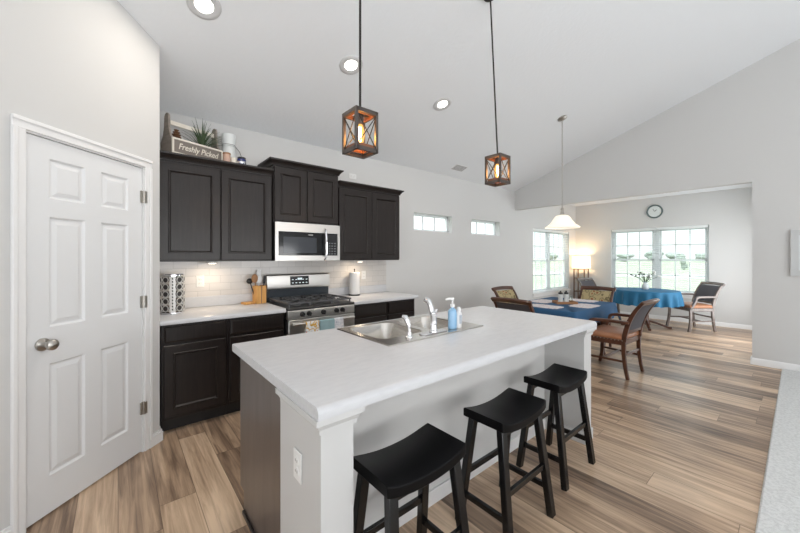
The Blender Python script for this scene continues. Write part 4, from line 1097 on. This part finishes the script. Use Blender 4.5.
# ------------------------------------------------------------------ dining table with cloth
TX0, TX1, TY0, TY1 = 4.16, 5.53, 1.72, 2.66
t = thing('dining_table', 'wooden dining table hidden under the dark blue cloth', 'table', ((TX0+TX1)/2, (TY0+TY1)/2, 0))
hx, hy = (TX1-TX0)/2-.015, (TY1-TY0)/2-.015
MB().box(-hx, -hy, .722, hx, hy, .752).build('tabletop', CHAIRW, t, bevel=.004)
MB().box(-hx+.08, -hy+.08, .64, hx-.08, hy-.08, .7215).build('apron', CHAIRW, t)
for sx in (-1, 1):
    for sy in (-1, 1):
        m = MB(); m.lathe([(.030, 0), (.034, .02), (.022, .05), (.028, .12), (.042, .24), (.038, .34), (.026, .40), (.040, .44), (.040, .64)], (sx*(hx-.11), sy*(hy-.11), 0), 16); m.build('leg', CHAIRW, t)
def cloth_rect(x0, x1, y0, y1, z, drop, mt, nm, lab):
    cx_, cy_ = (x0+x1)/2, (y0+y1)/2; hx, hy = (x1-x0)/2, (y1-y0)/2; pts = []
    N = 40
    def per(o, r):
        P = []
        for (sx, sy, a0) in ((1, 1, 0), (-1, 1, pi/2), (-1, -1, pi), (1, -1, 3*pi/2)):
            for k in range(7):
                a = a0+pi/2*k/6; P.append((sx*(hx-.02)+(.02+o)*cos(a), sy*(hy-.02)+(.02+o)*sin(a), sx, sy, k))
            # straight edge subdivisions to next corner
            nx, ny = {(1, 1): (-1, 1), (-1, 1): (-1, -1), (-1, -1): (1, -1), (1, -1): (1, 1)}[(sx, sy)]
            a = a0+pi/2
            for k in range(1, 24):
                u = k/24; P.append(((sx+(nx-sx)*u)*(hx-.02)+(.02+o)*cos(a), (sy+(ny-sy)*u)*(hy-.02)+(.02+o)*sin(a), 0, 0, k))
        return P
    base = per(0, 0); n = len(base); rings = []
    for dz, o, amp, ex in ((0, -.03, 0, 0), (0, -.004, 0, 0), (-.006, .003, .0, 0), (-.05, .008, .004, .01), (-.10, .012, .008, .03), (-.15, .015, .012, .06), (-drop, .020, .022, .12)):
        ring = []
        for i, (x, y, sx, sy, k) in enumerate(per(o, 0)):
            r = Vector((x, y, 0)); corner = 1 if sx else 0
            w = amp*(sin(i*.9)+.5*sin(i*.37+1)) if not corner else amp*1.0+ex*.35*sin(pi*k/6)
            nn = Vector((base[i][0]/hx if abs(base[i][0]) > hx-.03 else 0, base[i][1]/hy if abs(base[i][1]) > hy-.03 else 0, 0))
            if nn.length > 0: nn.normalize()
            p = r+nn*w
            zz = z+dz*(1+(.30*sin(pi*k/6) if corner and dz < -.08 else 0))
            ring.append((p.x, p.y, zz))
        rings.append(ring)
    rings = [[(0, 0, z)]*n]+rings
    m = MB(); m.loft(rings, False)
    t = thing(nm, lab, 'tablecloth', (cx_, cy_, 0)); m.build('cloth', mt, t, ang=80); return t
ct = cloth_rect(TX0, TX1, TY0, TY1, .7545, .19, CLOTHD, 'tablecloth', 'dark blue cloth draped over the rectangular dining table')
def placemat(x, y, rz, label):
    t = thing('placemat', label, 'placemat', (x, y, .7550), rz, 'white lace placemats on the dining table')
    m = MB(); n = 48; top = []
    rings = []
    for z, o in ((0, .002), (.003, .0), (.0035, -.004)):
        rings.append([((.215+o+.006*sin(i*12*2*pi/n))*(abs(cos(2*pi*i/n))**.45)*(1 if cos(2*pi*i/n) > 0 else -1), (.145+o+.006*sin(i*12*2*pi/n))*(abs(sin(2*pi*i/n))**.45)*(1 if sin(2*pi*i/n) > 0 else -1), z) for i in range(n)])
    m.loft(rings); m.build('lace', MAT_W, t); return t
placemat(4.83, 1.875, 0, 'white lace placemat on the near side of the dining table')
placemat(4.375, 2.20, pi/2, 'white lace placemat at the kitchen end of the dining table')
placemat(4.86, 2.47, 0, 'white lace placemat on the window side of the dining table')
placemat(5.39, 2.14, pi/2, 'white lace placemat at the far end of the dining table')
loc = (4.865, 2.155, .7552)
t = thing('serving_tray', 'small rectangular wooden tray in the middle of the dining table', 'tray', loc, radians(-45))
m = MB(); m.box(-.14, -.10, 0, .14, .10, .010); m.box(-.14, -.10, .010, .14, -.088, .034); m.box(-.14, .088, .010, .14, .10, .034); m.box(-.14, -.088, .010, -.128, .088, .034); m.box(.128, -.088, .010, .14, .088, .034)
m.build('tray', TRAYW, t, bevel=.002)
def shaker(x, y, label):
    t = thing('condiment_jar', label, 'jar', (x, y, .766), 0, 'condiment jars on the tray')
    MB().lathe([(.030, 0), (.036, .01), (.028, .06), (.035, .095), (.030, .115), (.018, .122)], (0, 0, 0), 16).build('body', ENAMEL, t)
    MB().lathe([(.024, .122), (.032, .130), (.028, .146), (.010, .154), (.013, .166), (.001, .172)], (0, 0, 0), 16).build('lid', BLKMET, t)
shaker(4.805, 2.185, 'white jar with dark lid on the wooden tray, left one of the pair'); shaker(4.868, 2.135, 'white jar with dark lid on the wooden tray, right one of the pair')
t = thing('drinking_glass', 'clear tumbler at the right end of the wooden tray', 'glass', (4.928, 2.095, .766))
MB().lathe([(.026, 0), (.031, .10), (.029, .10), (.024, .004)], (0, 0, 0), 18).build('tumbler', GLASS, t)

# ------------------------------------------------------------------ round table
RX, RY, RR = 8.165, 2.01, .545
t = thing('round_table', 'round pedestal table under a bright blue cloth by the wide window', 'table', (RX, RY, 0))
MB().lathe([(RR-.02, .725), (RR-.012, .735), (RR-.012, .748), (.001, .752)], (0, 0, 0), 40).build('tabletop', CHAIRW, t)
MB().lathe([(.09, .06), (.06, .12), (.045, .3), (.06, .5), (.12, .70), (.14, .7245), (.001, .7248)], (0, 0, 0), 18).build('pedestal', CHAIRW, t)
for k in range(4):
    a = k*pi/2+.4; MB().ribbon(rib_path([(.05*cos(a), .05*sin(a), .13), (.2*cos(a), .2*sin(a), .09), (.36*cos(a), .36*sin(a), .028), (.42*cos(a), .42*sin(a), .022)]), .045, .040, (-sin(a), cos(a), 0)).build('foot', CHAIRW, t, bevel=.005)
t = thing('tablecloth', 'bright blue fluted cloth hanging over the round table', 'tablecloth', (RX, RY, 0))
n = 160; rings = [[(0, 0, .7545)]*n]
for r, z, amp in ((RR*.6, .7545, 0), (RR-.02, .7545, 0), (RR-.004, .752, 0), (RR+.004, .742, .001), (RR+.008, .70, .008), (RR+.012, .64, .018), (RR+.016, .56, .028), (RR+.020, .475, .036)):
    ring = []
    for i in range(n):
        a = 2*pi*i/n; w = amp*(sin(19*a)+.35*sin(9*a+1.1)+.2*sin(35*a)); ring.append(((r+w)*cos(a), (r+w)*sin(a), z+(.012*sin(19*a+.5) if z < .5 else 0)))
    rings.append(ring)
MB().loft(rings, False).build('cloth', CLOTHR, t, ang=80)
loc = (8.27, 2.04, .7550); t = thing('flower_vase', 'small clear vase of white flowers on the round blue table', 'vase', loc)
MB().lathe([(.045, 0), (.062, .02), (.066, .06), (.045, .11), (.034, .13), (.040, .15)], (0, 0, 0), 18).build('vase', ENAMEL, t)
m = MB(); fl = MB(); rnd = random.Random(3)
for k in range(18):
    a = 2*pi*rnd.random(); s_ = .06+.20*rnd.random(); h_ = .22+.14*rnd.random()
    m.tube([(0, 0, .10), (s_*.4*cos(a), s_*.4*sin(a), .10+(h_-.10)*.6), (s_*cos(a), s_*sin(a), h_)], .004, 5)
    (fl if k % 3 else m).ball((s_*cos(a), s_*sin(a), h_), .026 if k % 3 else .018, None, .018, 8, 5)
m.build('stems', LEAF, t); fl.build('blossoms', FLOWW, t)

# ------------------------------------------------------------------ floor lamp, clock, picture
loc = (9.20, 3.655, 0); t = thing('floor_lamp', 'lit floor lamp with square shade on slim wooden posts in the dining corner', 'lamp', loc, radians(0))
for sx in (-1, 1):
    for sy in (-1, 1): MB().box(sx*.125-.011, sy*.125-.011, 0, sx*.125+.011, sy*.125+.011, 1.135).build('post', LAMPW, t)
for z in (.12, .52, .86): MB().box(-.135, -.135, z, .135, .135, z+.018).build('shelf', LAMPW, t)
MB().box(-.136, -.136, 1.10, .136, .136, 1.116).build('top_board', LAMPW, t)
m = MB(); s_ = .165
rr = [[(x*k, y*k, z) for x, y in ((-s_, -s_), (s_, -s_), (s_, s_), (-s_, s_))] for z, k in ((1.122, 1), (1.445, .97))]
m.loft(rr, False); m.build('lamp_shade', SHADEL, t)
MB().cyl((0, 0, 1.116), (0, 0, 1.22), .012).build('lamp_socket', NICKEL, t)
l = bpy.data.lights.new('lamp_glow', 'POINT'); l.energy = 11; l.color = (1, .70, .40); l.shadow_soft_size = .05
lo = bpy.data.objects.new('lamp_glow', l); COL.objects.link(lo); lo.parent = t; lo.location = (0, 0, 1.30)
loc = (XF-.0005, 2.145, 2.457); t = thing('wall_clock', 'round wall clock with grey rim above the wide dining window', 'clock', loc)
m = MB(); m.lathe([(.155, -.001), (.158, -.02), (.150, -.034), (.128, -.030), (.124, -.020)], (0, 0, 0), 40, False, axis='x'); m.build('rim', CLOCKR, t)
MB().lathe([(.126, -.001), (.126, -.018), (.001, -.0185)], (0, 0, 0), 40, axis='x').build('dial', CLOCKF, t)
m = MB()
for k in range(12):
    a = k*pi/6; m.bar((-.0195, .100*sin(a), .100*cos(a)), (-.0195, .112*sin(a), .112*cos(a)), .004, .002, (1, 0, 0))
m.build('hour_marks', CLOCKR, t)
MB().bar((-.021, 0, 0), (-.021, -.042, .036), .003, .009, (1, 0, 0)).build('hour_hand', BLKMET, t)
MB().bar((-.023, 0, 0), (-.023, .030, .056), .003, .007, (1, 0, 0)).build('minute_hand', BLKMET, t)
loc = (XG-.0005, -.235, 1.465); t = thing('picture_frame', 'silver framed picture at the right edge on the wall by the carpet', 'picture', loc)
m = MB(); W2, H2, fw = .31, .277, .062
for a, b, c, d in wall_holes(-W2, W2, -H2, H2, [(-W2+fw, W2-fw, -H2+fw, H2-fw)]): m.box(-.024, a, c, 0, b, d)
m.build('frame', FRAMES, t)
m = MB()
for a, b, c, d in wall_holes(-W2-.004, W2+.004, -H2-.004, H2+.004, [(-W2+.016, W2-.016, -H2+.016, H2-.016)]): m.box(-.032, a, c, 0, b, d)
m.build('frame_lip', FRAMES, t)
MB().box(-.010, -W2+fw-.005, -H2+fw-.005, -.001, W2-fw+.005, H2-fw+.005).build('print', ART, t)
